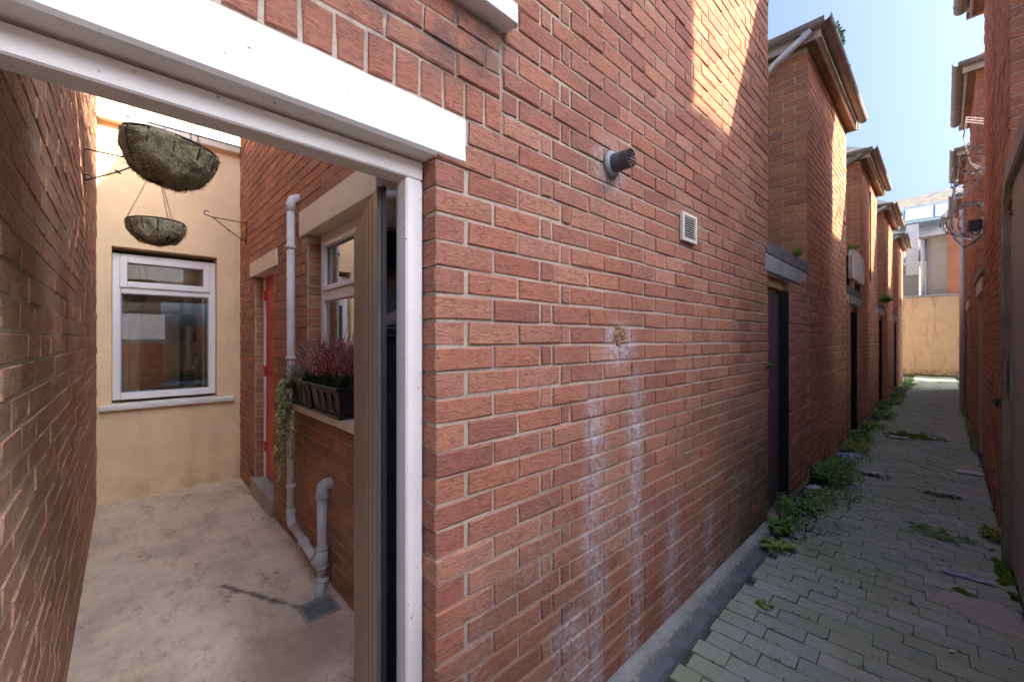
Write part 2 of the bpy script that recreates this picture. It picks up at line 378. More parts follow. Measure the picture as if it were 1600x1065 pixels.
# ------------------------------------------------------------------ mesh helpers
class MB:
    def __init__(s): s.v = []; s.f = []
    def add(s, vs, fs):
        o = len(s.v); s.v += [tuple(v) for v in vs]; s.f += [tuple(i+o for i in f) for f in fs]; return s
    def box(s, x0, x1, y0, y1, z0, z1):
        return s.add([(x0,y0,z0),(x1,y0,z0),(x1,y1,z0),(x0,y1,z0),(x0,y0,z1),(x1,y0,z1),(x1,y1,z1),(x0,y1,z1)],
                     [(0,3,2,1),(4,5,6,7),(0,1,5,4),(1,2,6,5),(2,3,7,6),(3,0,4,7)])
    def cbox(s, x0, x1, y0, y1, z0, z1, c=.006, jit=0):
        """box with every edge chamfered"""
        X = (x0, x1); Y = (y0, y1); Z = (z0, z1)
        idx = {}; vs = []
        for i in (0, 1):
            for j in (0, 1):
                for k in (0, 1):
                    sx = c if i == 0 else -c; sy = c if j == 0 else -c; sz = c if k == 0 else -c
                    p = (X[i], Y[j], Z[k])
                    for ax in range(3):
                        q = [p[0]+(sx if ax != 0 else 0), p[1]+(sy if ax != 1 else 0), p[2]+(sz if ax != 2 else 0)]
                        if jit: q = [w+random.uniform(-jit, jit) for w in q]
                        idx[i, j, k, ax] = len(vs); vs.append(q)
        f = []
        I = lambda i, j, k, a: idx[i, j, k, a]
        for a in range(3):
            o = [b for b in range(3) if b != a]
            for e in (0, 1):
                quad = []
                for (p, q) in ((0,0),(1,0),(1,1),(0,1)):
                    t = [0,0,0]; t[a] = e; t[o[0]] = p; t[o[1]] = q
                    quad.append(I(*t, a))
                flip = (e == 0) != (a == 1)
                f.append(tuple(reversed(quad)) if flip else tuple(quad))
        for a in range(3):                                   # edges along axis a
            b, c2 = [q for q in range(3) if q != a]
            for p in (0, 1):
                for q in (0, 1):
                    t0 = [0,0,0]; t1 = [0,0,0]; t0[a] = 0; t1[a] = 1
                    for t in (t0, t1): t[b] = p; t[c2] = q
                    quad = [I(*t0, b), I(*t1, b), I(*t1, c2), I(*t0, c2)]
                    f.append(tuple(quad))
        for i in (0,1):
            for j in (0,1):
                for k in (0,1): f.append((I(i,j,k,0), I(i,j,k,1), I(i,j,k,2)))
        return s.add(vs, f)
    def tube(s, pts, r, seg=8, cap=True, closed=False):
        pts = [Vector(p) for p in pts]; n = len(pts)
        rr = r if isinstance(r, (list, tuple)) else [r]*n
        up = None; rings = []
        for i, p in enumerate(pts):
            if closed: d = pts[(i+1) % n]-pts[i-1]
            else: d = pts[min(i+1, n-1)]-pts[max(i-1, 0)]
            d.normalize()
            if up is None: up = Vector((0,0,1)) if abs(d.z) < .9 else Vector((1,0,0))
            a = d.cross(up)
            if a.length < 1e-5: a = d.cross(Vector((0,1,.1)))
            a.normalize(); b = a.cross(d).normalized(); up = b
            rings.append([p+(a*math.cos(2*math.pi*k/seg)+b*math.sin(2*math.pi*k/seg))*rr[i] for k in range(seg)])
        vs = [v for q in rings for v in q]; f = []
        m = n if closed else n-1
        for i in range(m):
            j = (i+1) % n
            for k in range(seg):
                l = (k+1) % seg
                f.append((i*seg+k, i*seg+l, j*seg+l, j*seg+k))
        if cap and not closed: f.append(tuple(range(seg))); f.append(tuple(range((n-1)*seg, n*seg))[::-1])
        return s.add(vs, f)
    def lathe(s, prof, c=(0,0,0), seg=24, axis=None):
        """profile of (radius, height) turned about an axis through c"""
        q = axis or Quaternion(); c = Vector(c); vs = []; f = []
        for r, h in prof:
            for k in range(seg):
                a = 2*math.pi*k/seg
                vs.append(c+q @ Vector((r*math.cos(a), r*math.sin(a), h)))
        for i in range(len(prof)-1):
            for k in range(seg):
                l = (k+1) % seg
                f.append((i*seg+k, i*seg+l, (i+1)*seg+l, (i+1)*seg+k))
        return s.add(vs, f)
    def prism(s, poly, axis, a, b):
        """polygon (2D list) pushed along axis from a to b"""
        n = len(poly); vs = []
        for w in (a, b):
            for (p, q) in poly:
                vs.append({'x': (w, p, q), 'y': (p, w, q), 'z': (p, q, w)}[axis])
        f = [tuple(range(n))[::-1], tuple(range(n, 2*n))]
        for i in range(n): j = (i+1) % n; f.append((i, j, n+j, n+i))
        return s.add(vs, f)
    def rot(s, c, rz):
        c = Vector(c); m = Matrix.Rotation(rz, 3, 'Z'); s.v = [tuple(c+m @ (Vector(v)-c)) for v in s.v]; return s
    def mesh(s, name):
        me = bpy.data.meshes.new(name); me.from_pydata(s.v, [], s.f); me.update(); return me
    def build(s, name, mat, parent=None, smooth=False, kind=None, label=None):
        me = s.mesh(name)
        me.materials.append(MAT[mat])
        fix_normals(me)
        if smooth: me.shade_smooth()
        return link(name, me, parent, kind, label)

import bmesh
def fix_normals(me):
    b = bmesh.new(); b.from_mesh(me); bmesh.ops.recalc_face_normals(b, faces=b.faces); b.to_mesh(me); b.free()

def link(name, me, parent=None, kind=None, label=None):
    o = bpy.data.objects.new(name, me); col.objects.link(o)
    if parent is not None: hang(o, parent)
    if kind: o['kind'] = kind
    if label: o['label'] = label
    return o
def root_loc(o):
    l = Vector(o.location)
    while o.parent: o = o.parent; l = l*0+root_loc(o)
    return l
def hang(o, parent):
    o.parent = parent
    top = parent
    while top.parent: top = top.parent
    if parent.type == 'EMPTY': o.matrix_parent_inverse = Matrix.Translation(-Vector(parent.location))
def thing(name, label, cat, loc=(0,0,0), group=None):
    o = bpy.data.objects.new(name, None); col.objects.link(o)
    o.location = loc; o.empty_display_size = .1
    return tag(o, label, cat, group)
def tag(o, label, cat, group=None):
    o['label'] = label; o['category'] = cat
    if group: o['group'] = group
    return o
def structure(o): o['kind'] = 'structure'; return o

# ---- pixel test: how large a thing shows in the frame (used only to rank which bricks become single objects)
_yr = R(YAW); FW = Vector((-math.sin(_yr), math.cos(_yr), 0)); RT = Vector((math.cos(_yr), math.sin(_yr), 0))
def shows(p, size):
    d = Vector(p)-CAM; z = d.dot(FW)
    if z < .15: return 0
    u = d.dot(RT)/z*640; v = d.z/z*640
    if abs(u) > 830 or abs(v) > 560: return 0
    return size*640/z

# ------------------------------------------------------------------ bricks
_bm = {}
def brick_mesh(L, H, D, var, c=.0038, jit=.0028):
    key = (round(L, 3), round(H, 3), round(D, 3), var, c)
    if key in _bm: return _bm[key]
    rn = random.Random(hash(key) & 0xffff)
    j = lambda: rn.uniform(-jit, jit)
    h, l = H/2, L/2; vs = []
    for (y, ins) in ((D, 0), (c, 0), (0, c)):
        for (x, z) in ((-l+ins, -h+ins), (l-ins, -h+ins), (l-ins, h-ins), (-l+ins, h-ins)):
            if y == D: vs.append((x, y, z))
            else: vs.append((x+j(), y+(rn.uniform(-.0012, .0025)), z+j()))
    f = [(0, 3, 2, 1)[::-1]]
    for a in (0, 4):
        for i in range(4):
            k = (i+1) % 4; f.append((a+i, a+k, a+4+k, a+4+i)[::-1])
    f.append((8, 9, 10, 11))
    _bm[key] = (vs, f); return _bm[key]
ROT = {'y-': 0.0, 'x+': math.pi/2, 'y+': math.pi, 'x-': -math.pi/2}
OUT = {'y-': Vector((0,-1,0)), 'x+': Vector((1,0,0)), 'y+': Vector((0,1,0)), 'x-': Vector((-1,0,0))}
def courses(face, plane, a0, a1, z0, z1, holes=(), pitch=.2195, ch=.075, zbase=.0575, lo=None, hi=None, starts=None, depth=.03, mort=.010, shift=0.0):
    """brick specs (L, H, D, face, position) in running bond on one wall plane"""
    out = []
    n0 = math.ceil((z0-zbase)/ch-1e-6); n1 = math.floor((z1-zbase)/ch+1e-6)
    for n in range(n0, n1):
        zc = zbase+n*ch+ch/2
        s, e = a0, a1; dl = dh = False
        if lo is not None:
            if n % 2 == lo: dl = True
            else: s = a0+.113
        if hi is not None:
            if n % 2 == hi: dh = True
            else: e = a1-.113
        if starts: js = list(starts[n % 2])
        else:
            js = []
            q = a0+shift-(pitch/2 if n % 2 else 0)
            while q < a1+pitch: js.append(q); q += pitch
        while js[-1] < e: js.append(js[-1]+pitch)
        ends = []
        for b, c in zip(js, js[1:]):
            b2, c2 = max(b, s), min(c, e)
            if c2-b2 < .035: continue
            ends.append((b2, c2))
        for b, c in ends:
            segs = [(b, c)]
            for (h0, h1, g0, g1) in holes:
                if zc+ch/2-.004 <= g0 or zc-ch/2+.004 >= g1: continue
                ns = []
                for (p, q) in segs:
                    if q <= h0 or p >= h1: ns.append((p, q)); continue
                    if h0-p > .03: ns.append((p, h0+mort/2))
                    if q-h1 > .03: ns.append((h1-mort/2, q))
                segs = ns
            for (p, q) in segs:
                d = depth
                if (dl and abs(p-a0) < 1e-6) or (dh and abs(q-a1) < 1e-6): d = .103
                m0 = 0 if abs(p-a0) < 1e-6 and lo is not None else mort/2
                m1 = 0 if abs(q-a1) < 1e-6 and hi is not None else mort/2
                L = q-p-m0-m1; mid = (p+m0+q-m1)/2
                if L < .02: continue
                pos = Vector((plane, mid, zc)) if face[0] == 'x' else Vector((mid, plane, zc))
                pos += OUT[face]*random.uniform(-.002, .003)
                out.append((round(L, 3), ch-mort, d, face, pos))
    return out
def lay(specs, mat, parent, most=300, name='brick', minpx=10, limit_ok=None):
    """the largest in view become objects of their own, the rest one joined part"""
    ranked = []
    for i, sp in enumerate(specs):
        p = sp[4]; w = shows(p, sp[0])
        if w and (CAM-p).dot(OUT[sp[3]]) <= 0: w = 0
        if w and limit_ok and not limit_ok(p): w = 0
        ranked.append((w, i))
    ranked.sort(reverse=True)
    single = {i for w, i in ranked[:most] if w >= minpx}
    rest = MB(); cache = {}
    for i, (L, H, D, face, pos) in enumerate(specs):
        var = random.randrange(5)
        vs, f = brick_mesh(L, H, D, var)
        if i in single:
            key = (L, H, D, var)
            me = cache.get(key)
            if me is None:
                me = bpy.data.meshes.new(name); me.from_pydata(vs, [], f); me.materials.append(MAT[mat]); me.update(); cache[key] = me
            o = link(name, me, parent); o.location = pos; o.rotation_euler = (random.uniform(-.004, .004), random.uniform(-.004, .004), ROT[face]+random.uniform(-.006, .006))
        else:
            m = Matrix.Translation(pos) @ Matrix.Rotation(ROT[face]+random.uniform(-.006, .006), 4, 'Z')
            rest.add([m @ Vector(v) for v in vs], f)
    if rest.v:
        me = rest.mesh('brickwork'); me.materials.append(MAT[mat]); link('brickwork', me, parent, 'stuff')
    return len(single)

# ================================================================== THE SETTING
YL, YR, XB = -0.182, 0.915, -4.30          # yard: side wall, extension wall, house wall
XR = 1.28                                  # right side of the alley
PER = 3.90
o = structure(MB().box(-200, 200, -200, 200, -.5, -.09).build('ground', 'ground'))

alley = structure(MB().box(-.004, 1.33, -3.5, 24.6, -.085, -.0215).build('alley_ground', 'joint'))
# paving bricks laid across the alley
pv = []
rn = random.Random(3)
ROWP = .1125
y = -1.2; n = 0
while y < 24.4:
    x = .132 - (.1125 if n % 2 else 0) + rn.uniform(-.05, .05)
    while x < XR:
        a, b = max(x, .132), min(x+.222, XR-.004)
        if b-a > .04: pv.append((a, b, y))
        x += .222
    y += ROWP; n += 1
pcache = {}; prest = MB(); ranked = []
for i, (a, b, yy) in enumerate(pv):
    ranked.append((shows(((a+b)/2, yy, 0), b-a), i))
ranked.sort(reverse=True)
psingle = {i for w, i in ranked[:300] if w > 10}
def paver_mesh(L, var):
    m = MB(); r2 = random.Random(var*77+int(L*1000)); c = .003; l = L/2-.0010; h = ROWP/2-.0030
    vs = []
    for z, ins in ((-.06, 0), (-c, 0), (0, c)):
        for sx, sy in ((-1,-1),(1,-1),(1,1),(-1,1)):
            vs.append((sx*(l-ins*.5)+r2.uniform(-.0005,.0005), sy*(h-ins)+r2.uniform(-.0014,.0014), z+(r2.uniform(-.001,.001) if z > -.05 else 0)))
    f = [(0,3,2,1)]
    for a in (0, 4):
        for i in range(4): k = (i+1) % 4; f.append((a+i, a+k, a+4+k, a+4+i))
    f.append((8,9,10,11))
    return vs, f
for i, (a, b, yy) in enumerate(pv):
    L = round(b-a, 3); var = rn.randrange(5)
    dip = -.014*math.exp(-((a+b)/2-.62)**2/.08)
    pos = Vector(((a+b)/2, yy + ((a+b)/2-.6)*.035, .004+dip+rn.uniform(-.002, .002)))
    rt = Matrix.Rotation(.035+rn.uniform(-.005, .005), 4, 'Z') @ Matrix.Rotation(rn.uniform(-.006, .006), 4, 'Y') @ Matrix.Rotation(rn.uniform(-.012, .012), 4, 'X')
    vs, f = paver_mesh(L, var)
    if i in psingle:
        me = pcache.get((L, var))
        if me is None:
            me = bpy.data.meshes.new('paving_brick'); me.from_pydata(vs, [], f); me.materials.append(MAT['paver']); pcache[L, var] = me
        o = link('paving_brick', me); o.parent = alley; o.location = pos; o.rotation_euler = rt.to_euler()
    else:
        m = Matrix.Translation(pos) @ rt
        prest.add([m @ Vector(v) for v in vs], f)
me = prest.mesh('paving'); me.materials.append(MAT['paver']); po = link('paving', me, None, 'stuff'); po.parent = alley

# cement fillet and channel along the foot of the wall
def strip(name, mat, prof, y0, y1, step, jx, jz, seed):
    r2 = random.Random(seed); m = MB(); n = int((y1-y0)/step)+1; k = len(prof); vs = []; f = []
    for i in range(n):
        yy = y0+i*step
        for j, (x, z) in enumerate(prof):
            e = 0 if j in (0, k-1) else 1
            vs.append((x+(r2.uniform(-jx, jx) if e else 0), yy+r2.uniform(-.004,.004), z+(r2.uniform(-jz, jz) if e else 0)))
    for i in range(n-1):
        for j in range(k-1): f.append((i*k+j, i*k+j+1, (i+1)*k+j+1, (i+1)*k+j))
    m.add(vs, f); return m.build(name, mat)
structure(strip('channel', 'lead', [(-.01, -.02), (.045, .012), (.075, -.004), (.10, -.012), (.130, .002), (.136, -.03)], -1.0, 3.75, .05, .004, .004, 5))
structure(strip('cement_fillet', 'haunch', [(-.01, .062), (.012, .060), (.030, .052), (.046, .036), (.052, .006), (.05, -.02)], -1.0, 3.72, .025, .006, .005, 6))
# yard slab, two pours with a joint
yard = structure(MB().box(XB-.05, -.02, YL-.05, YR+.12, -.085, 0.0).build('yard_floor', 'concrete'))
MB().cbox(-.95, -.02, YL-.02, YR+.02, -.05, .008, .006).build('floor_slab', 'concrete', yard)
_cp = [(1.16, 3.62), (1.02, 3.60), (.93, 3.50), (.925, 3.42), (1.0, 3.34), (1.07, 3.29), (1.15, 3.25), (1.27, 3.24), (1.276, 3.4), (1.27, 3.58)]
r2 = random.Random(31); out = []
for i in range(len(_cp)):
    p, q = Vector(_cp[i]), Vector(_cp[(i+1) % len(_cp)])
    for k in range(7): w = p.lerp(q, k/7); out.append((w.x+r2.uniform(-.012, .012) if w.x < 1.25 else w.x, w.y+r2.uniform(-.014, .014)))
ccx, ccy = 1.12, 3.43; vs = [(ccx, ccy, .014)]; fs = []; n = len(out)
for ring, (k, z) in enumerate(((.35, .014), (.7, .012), (.92, .009), (1.0, -.004))):
    for (x, y) in out: vs.append((ccx+(x-ccx)*k, ccy+(y-ccy)*k, z))
for i in range(n): j = (i+1) % n; fs.append((0, 1+i, 1+j))
for g_ in range(3):
    for i in range(n): j = (i+1) % n; fs.append((1+g_*n+i, 1+(g_+1)*n+i, 1+(g_+1)*n+j, 1+g_*n+j))
structure(MB().add(vs, fs).build('cement_patch', 'cement_patch'))

# ================================================================== MAIN EXTENSION (the wall right of the gateway)
Y0 = .632; B1E = 3.78; EAVE = 4.56
ext = thing('brick_extension', 'two storey red brick rear extension with salt streaks beside the open gateway', 'building', (0, 2.3, 0))
core = MB()
core.box(-.20, -.0065, Y0+.0065, YR+.30, 0, 2.157)
core.box(-.20, -.0065, .886, B1E-.006, 2.157, EAVE)
core.box(-.20, -.0065, YR+.30, B1E-.006, 0, 2.157)
yw0, yw1 = YR+.006, YR+.11
DOOR = (-3.62, -2.92, .17, 2.11); WIN = (-2.06, -1.02, 1.075, 2.23)
core.box(XB, DOOR[0], yw0, yw1, 0, EAVE)
core.box(DOOR[0], DOOR[1], yw0, yw1, DOOR[3]+.15, EAVE)
core.box(DOOR[0], DOOR[1], yw0, yw1, 0, DOOR[2]-.12)
core.box(DOOR[1], WIN[0], yw0, yw1, 0, EAVE)
core.box(WIN[0], WIN[1], yw0, yw1, 0, WIN[2]-.05)
core.box(WIN[0], WIN[1], yw0, yw1, WIN[3]+.18, EAVE)
core.box(WIN[1], -.21, yw0, yw1, 0, EAVE)
core.box(XB, -.2, B1E-.11, B1E-.006, 0, EAVE)
core.build('wall', 'mortar_main', ext)
HOLE = (1.53, 1.62, 1.484, 1.556)
A_ = [Y0, .8475, 1.066, 1.130, 1.3505]; B_ = [Y0, .7375, .958, 1.178, 1.235, 1.4555]
sp = courses('x+', 0, Y0, B1E, .0575, 2.16, lo=0, starts=(A_, B_), pitch=.2205, holes=[HOLE])
sp += courses('x+', 0, .885, B1E, 2.1575, EAVE, starts=(A_, B_), pitch=.2205)
# reveal at the gateway: ends of the bricks that start back from the corner
for n in range(28):
    if n % 2: sp.append((.099, .065, .1, 'y-', Vector((-.0525, Y0, .0575+n*.075+.0375))))
sy = courses('y-', YR, XB, -.21, .0075, EAVE, holes=[(DOOR[0], DOOR[1], DOOR[2]-.13, DOOR[3]), (-3.77, -2.80, 2.107, 2.26), (WIN[0], WIN[1], WIN[2]-.055, WIN[3]), (-2.18, -.95, 2.22, 2.41)], zbase=.0075)
# brick reveals of door and window
for n in range(60):
    z = .0075+n*.075+.0375
    for (xx, z0, z1) in ((DOOR[0], .05, 2.10), (WIN[0], 1.03, 2.2)):
        if z0 < z < z1 and n % 2: pass
        if z0 < z < z1: sy.append((.092, .065, .03, 'x+', Vector((xx+.004, YR+.064, z))))
n_main = lay(sp, 'brick_main', ext, 190)
lay(sy, 'brick_yard', ext, 110, limit_ok=lambda p: p.x < -1.15 and p.z < 3.2)
# broken air brick
hm = MB(); r2 = random.Random(12)
for i in range(44):
    hy, hz = r2.uniform(HOLE[0]+.004, HOLE[1]-.004), r2.uniform(HOLE[2]+.004, HOLE[3]-.004); q = r2.uniform(.006, .016)
    dx = r2.uniform(-.012, .004)
    hm.cbox(dx-q, dx+q*.5, hy-q, hy+q, hz-q*.8, hz+q*.8, q*.35, q*.2)
hm.build('crumbled_infill', 'rubble', ext, kind='stuff')
MB().box(-.0064, -.004, HOLE[0], HOLE[1], HOLE[2], HOLE[3]).build('hole_backing', 'rubble', ext)
# yard window
wf = MB()
wy0, wy1 = YR+.085, YR+.135
wx0, wx1, wz0, wz1 = WIN[0]+.03, WIN[1]-.01, WIN[2], WIN[3]-.003
tr = 1.80
for b in ((wx0, wx0+.06, wz0, wz1), (wx1-.06, wx1, wz0, wz1), (wx0+.06, wx1-.06, wz0, wz0+.06), (wx0+.06, wx1-.06, wz1-.06, wz1), (wx0+.06, wx1-.06, tr-.035, tr+.035)):
    wf.cbox(b[0], b[1], wy0, wy1, b[2], b[3], .006)
w = wf.build('window', 'upvc', ext)
MB().box(wx0+.06, wx1-.06, wy0+.02, wy0+.026, tr+.035, wz1-.06).build('pane', 'glass', w)
MB().box(wx0+.06, wx1-.06, wy0+.02, wy0+.026, wz0+.06, tr-.035).build('pane', 'glass', w)
sh = MB()
for b in ((wx0+.06, wx0+.095, tr+.035, wz1-.06), (wx1-.095, wx1-.06, tr+.035, wz1-.06), (wx0+.095, wx1-.095, tr+.035, tr+.07), (wx0+.095, wx1-.095, wz1-.095, wz1-.06)):
    sh.cbox(b[0], b[1], wy0-.012, wy0+.018, b[2], b[3], .005)
sh.build('sash', 'upvc', w)
MB().cbox(-2.18, -.95, YR-.014, YR+.10, 2.228, 2.408, .005).build('window_lintel', 'cream_paint', ext)
MB().cbox(-2.13, -.93, YR-.075, YR+.10, 1.022, 1.072, .005).build('window_sill', 'cream_paint', ext)
MB().cbox(-3.77, -2.80, YR-.012, YR+.10, 2.112, 2.258, .005).build('door_lintel', 'cream_paint', ext)
d = MB().cbox(DOOR[0]+.065, DOOR[1]-.02, YR+.085, YR+.125, DOOR[2]+.02, DOOR[3], .004).build('door', 'red_paint', ext)
for (z0, z1) in ((.35, 1.02), (1.20, 1.95)):
    MB().cbox(-3.47, -3.02, YR+.076, YR+.09, z0, z1, .006).build('panel', 'red_paint', d)
for z in (.42, 1.15, 1.88): MB().cbox(DOOR[0]+.05, DOOR[0]+.075, YR+.07, YR+.084, z, z+.1, .003).build('hinge', 'red_paint', d)
MB().cbox(DOOR[0]+.035, DOOR[0]+.064, YR+.07, YR+.13, DOOR[2], DOOR[3], .004).build('door_frame', 'white_wood', ext)
MB().cbox(DOOR[0]-.06, DOOR[1], YR-.025, YR+.12, 0, DOOR[2], .012, .003).build('door_step', 'stone_pale', ext)
MB().box(XB+.05, -.25, 1.6, 3.6, 2.45, 2.5).build('ceiling', 'dark_glass_wall', ext)

# roofs and gutters -------------------------------------------------
def roof_on(par, x0, x1, y0, y1, ze, alley_sign, plants=False):
    """hipped slate roof over a return; alley end at x1 (left row) or x0 (right row)"""
    ov = .13; X0, X1, Ya, Yb = x0, x1, y0-ov, y1+ov
    if alley_sign > 0: X1 = x1+ov
    else: X0 = x0-ov
    zb = ze+.10; ym = (y0+y1)/2; h = (Yb-Ya)/2*.75
    hip = (Yb-Ya)/2
    if alley_sign > 0: ra, rb = (X0, ym, zb+h), (X1-hip, ym, zb+h)
    else: ra, rb = (X0+hip, ym, zb+h), (X1, ym, zb+h)
    vs = [(X0,Ya,zb),(X1,Ya,zb),(X1,Yb,zb),(X0,Yb,zb), ra, rb]
    m = MB().add(vs, [(0,1,5,4),(1,2,5),(2,3,4,5),(3,0,4),(0,3,2,1)])
    r = m.build('roof', 'slate', par)
    # slate courses standing slightly proud on the slopes that can be seen
    f = MB(); e = .022
    f.box(X0, X1, y0-.105, y0-.082, ze-.03, zb-.004); f.box(X0, X1, y1+.082, y1+.105, ze-.03, zb-.004)
    xa = X1-.048 if alley_sign > 0 else X0+.025
    f.box(xa, xa+.023, y0-.081, y1+.081, ze-.03, zb-.004)
    f.build('fascia', 'fascia', par)
    s = MB()
    s.box(X0+.001, X1-.03, y0-.081, y0-.001, ze-.022, ze-.006); s.box(X0+.001, X1-.03, y1+.001, y1+.081, ze-.022, ze-.006)
    if alley_sign > 0: s.box(x1+.001, xa-.001, y0-.001, y1+.001, ze-.022, ze-.006)
    else: s.box(xa+.024, x0-.001, y0-.001, y1+.001, ze-.022, ze-.006)
    s.build('soffit', 'soffit', par)
    def gut(p, q, nm='gutter'):
        p, q = Vector(p), Vector(q); dirv = (q-p).normalized(); a = dirv.cross(Vector((0,0,1))); g = MB(); pr = []
        for k in range(9): t = math.pi*k/8; pr.append((-math.cos(t)*.058, -math.sin(t)*.058))
        for k in range(9): t = math.pi*(8-k)/8; pr.append((-math.cos(t)*.052, -math.sin(t)*.052))
        vs = []; fs = []; n = len(pr)
        for c in (p, q):
            for (u, v) in pr: vs.append(c+a*u+Vector((0,0,v)))
        for i in range(n): j = (i+1) % n; fs.append((i, j, n+j, n+i))
        fs += [tuple(range(n)), tuple(range(n, 2*n))]
        g.add(vs, fs); go = g.build(nm, 'gutter', par)
        L = (q-p).length; k = .25
        while k < L:
            b = MB(); vs = []
            for dd in (-.02, .02):
                for t in range(9): an = math.pi*t/8; vs.append(p+dirv*(k+dd)+a*(-math.cos(an)*.065)+Vector((0,0,-math.sin(an)*.065+.004)))
            b.add(vs, [(i, i+1, 10+i, 9+i) for i in range(8)]); b.build('bracket', 'gutter', go); k += .85
    zg = zb-.01
    xg = X1+.045 if alley_sign > 0 else X0-.045
    gut((X0 if alley_sign > 0 else xg, y0-.165, zg), (xg if alley_sign > 0 else X1, y0-.165, zg))
    gut((xg, y0-.22, zg-.002), (xg, y1+.06, zg-.002))
    return r
roof_on(ext, XB, 0, .915, B1E, EAVE, 1)

# flue and vent on the wall
fl = thing('flue_terminal', 'dark grey round boiler flue terminal poking from the brick wall', 'flue', (0, 1.52, 2.24))
qx = Quaternion((0,1,0), R(90))
MB().lathe([(.0, .0), (.054, 0), (.056, .010), (.050, .018), (.037, .021), (.037, .0)], (0, 1.505, 2.245), 28, qx).build('collar', 'flue_ring', fl, True)
MB().lathe([(.038, .0), (.038, .062), (.035, .064)], (0, 1.505, 2.245), 28, qx).build('tube', 'flue', fl, True)
g = MB()
for (ra, rb, xa, xb) in ((.044, .044, .084, .118),):
    n = 28; vs = []; fs = []
    for k in range(n+1):                                       # half hood over the outlet, open towards the alley
        t = -R(60)+R(300)*k/n+R(90)-R(90); 
        for (rr, xx) in ((.038, .060), (.038, .098), (.034, .098), (.034, .060)): vs.append((xx, 1.505+math.cos(t+R(90))*rr, 2.245+math.sin(t+R(90))*rr))
    for k in range(n):
        for j in range(4): l = (j+1) % 4; fs.append((k*4+j, k*4+l, k*4+4+l, k*4+4+j))
    g.add(vs, fs)
for zz in (-.020, -.007, .007, .020):
    w_ = math.sqrt(.035**2-zz*zz); g.tube([(.096, 1.505-w_, 2.245+zz), (.096, 1.505+w_, 2.245+zz)], .0036, 6)
g.build('guard', 'flue', fl)
MB().lathe([(0, .070), (.0335, .070), (.0335, .072)], (0, 1.505, 2.245), 20, qx).build('inner_shade', 'black', fl)  # black disc put in for the shade inside the flue
vt = thing('air_vent', 'square off-white plastic louvred air vent on the brick wall', 'vent', (0, 2.257, 2.04))
y0, y1, z0, z1 = 2.165, 2.345, 2.035, 2.190
f = MB()
f.cbox(.0, .020, y0, y0+.02, z0, z1, .003); f.cbox(.0, .020, y1-.02, y1, z0, z1, .003); f.cbox(.0, .020, y0+.02, y1-.02, z0, z0+.018, .003); f.cbox(.0, .020, y0+.02, y1-.02, z1-.018, z1, .003)
f.build('frame', 'vent', vt)
MB().box(.001, .004, y0+.02, y1-.02, z0+.018, z1-.018).build('shade_backing', 'black', vt)  # black sheet put in for the shade behind the slats
for i in range(9):
    z = z0+.022+i*.0128
    MB().add([(.006, y0+.02, z+.007), (.006, y1-.02, z+.007), (.017, y1-.02, z), (.017, y0+.02, z), (.006, y0+.02, z+.009), (.006, y1-.02, z+.009), (.017, y1-.02, z+.003), (.017, y0+.02, z+.003)], [(0,1,2,3),(4,7,6,5),(3,2,6,7),(0,4,5,1),(0,3,7,4),(1,5,6,2)]).build('slat', 'vent', vt)

# ================================================================== GATEWAY WALL, LINTEL, FRAME, GATE LEAF
gw = thing('gateway_wall', 'brick wall over the yard gateway carried on a white painted lintel', 'wall', (0, .3, 0))
c = MB(); c.box(-.215, -.006, -.9, .884, 2.158, 2.488); c.box(-.215, -.006, -.9, -.235, 0, 2.158); c.build('wall', 'mortar_main', gw)
MB().cbox(-.225, .006, -.36, .738, 2.0175, 2.1565, .008, .0015).build('lintel', 'white_lintel', gw)
sp = []
for i in range(23):
    yy = .885-.0375-i*.0752
    me_p = Vector((random.uniform(-.001, .002), yy, 2.158+.056))
    sp.append((.066, .100, .03, 'x+', me_p))
sp += courses('x+', 0, -.9, .880, 2.266, 2.492, zbase=2.2685, ch=.0732, pitch=.2205, shift=.06)
sp += courses('x+', 0, -.9, -.225, .0575, 2.16, pitch=.2205)
lay(sp, 'brick_main', gw, 100)
cy = -.9
while cy < .88:
    MB().cbox(-.27, .055, cy, min(cy+.60, .905), 2.491, 2.560, .006, .002).build('coping_stone', 'white_lintel', gw); cy += .603

gate = thing('yard_gate', 'open taupe tongue and groove gate leaf in a white timber frame', 'gate', (-.09, .57, 0))
MB().cbox(-.128, -.060, -.225, .629, 1.960, 2.012, .004).build('frame_head', 'white_wood', gate)
MB().cbox(-.112, -.060, .575, .629, 0, 1.9595, .006).build('frame_post', 'white_wood', gate)
MB().cbox(-.150, -.1125, .590, .629, 0, 1.9595, .003).build('frame_stop', 'white_wood', gate)
MB().cbox(-.128, -.060, -.228, -.172, 0, 1.9595, .006).build('frame_post', 'white_wood', gate)
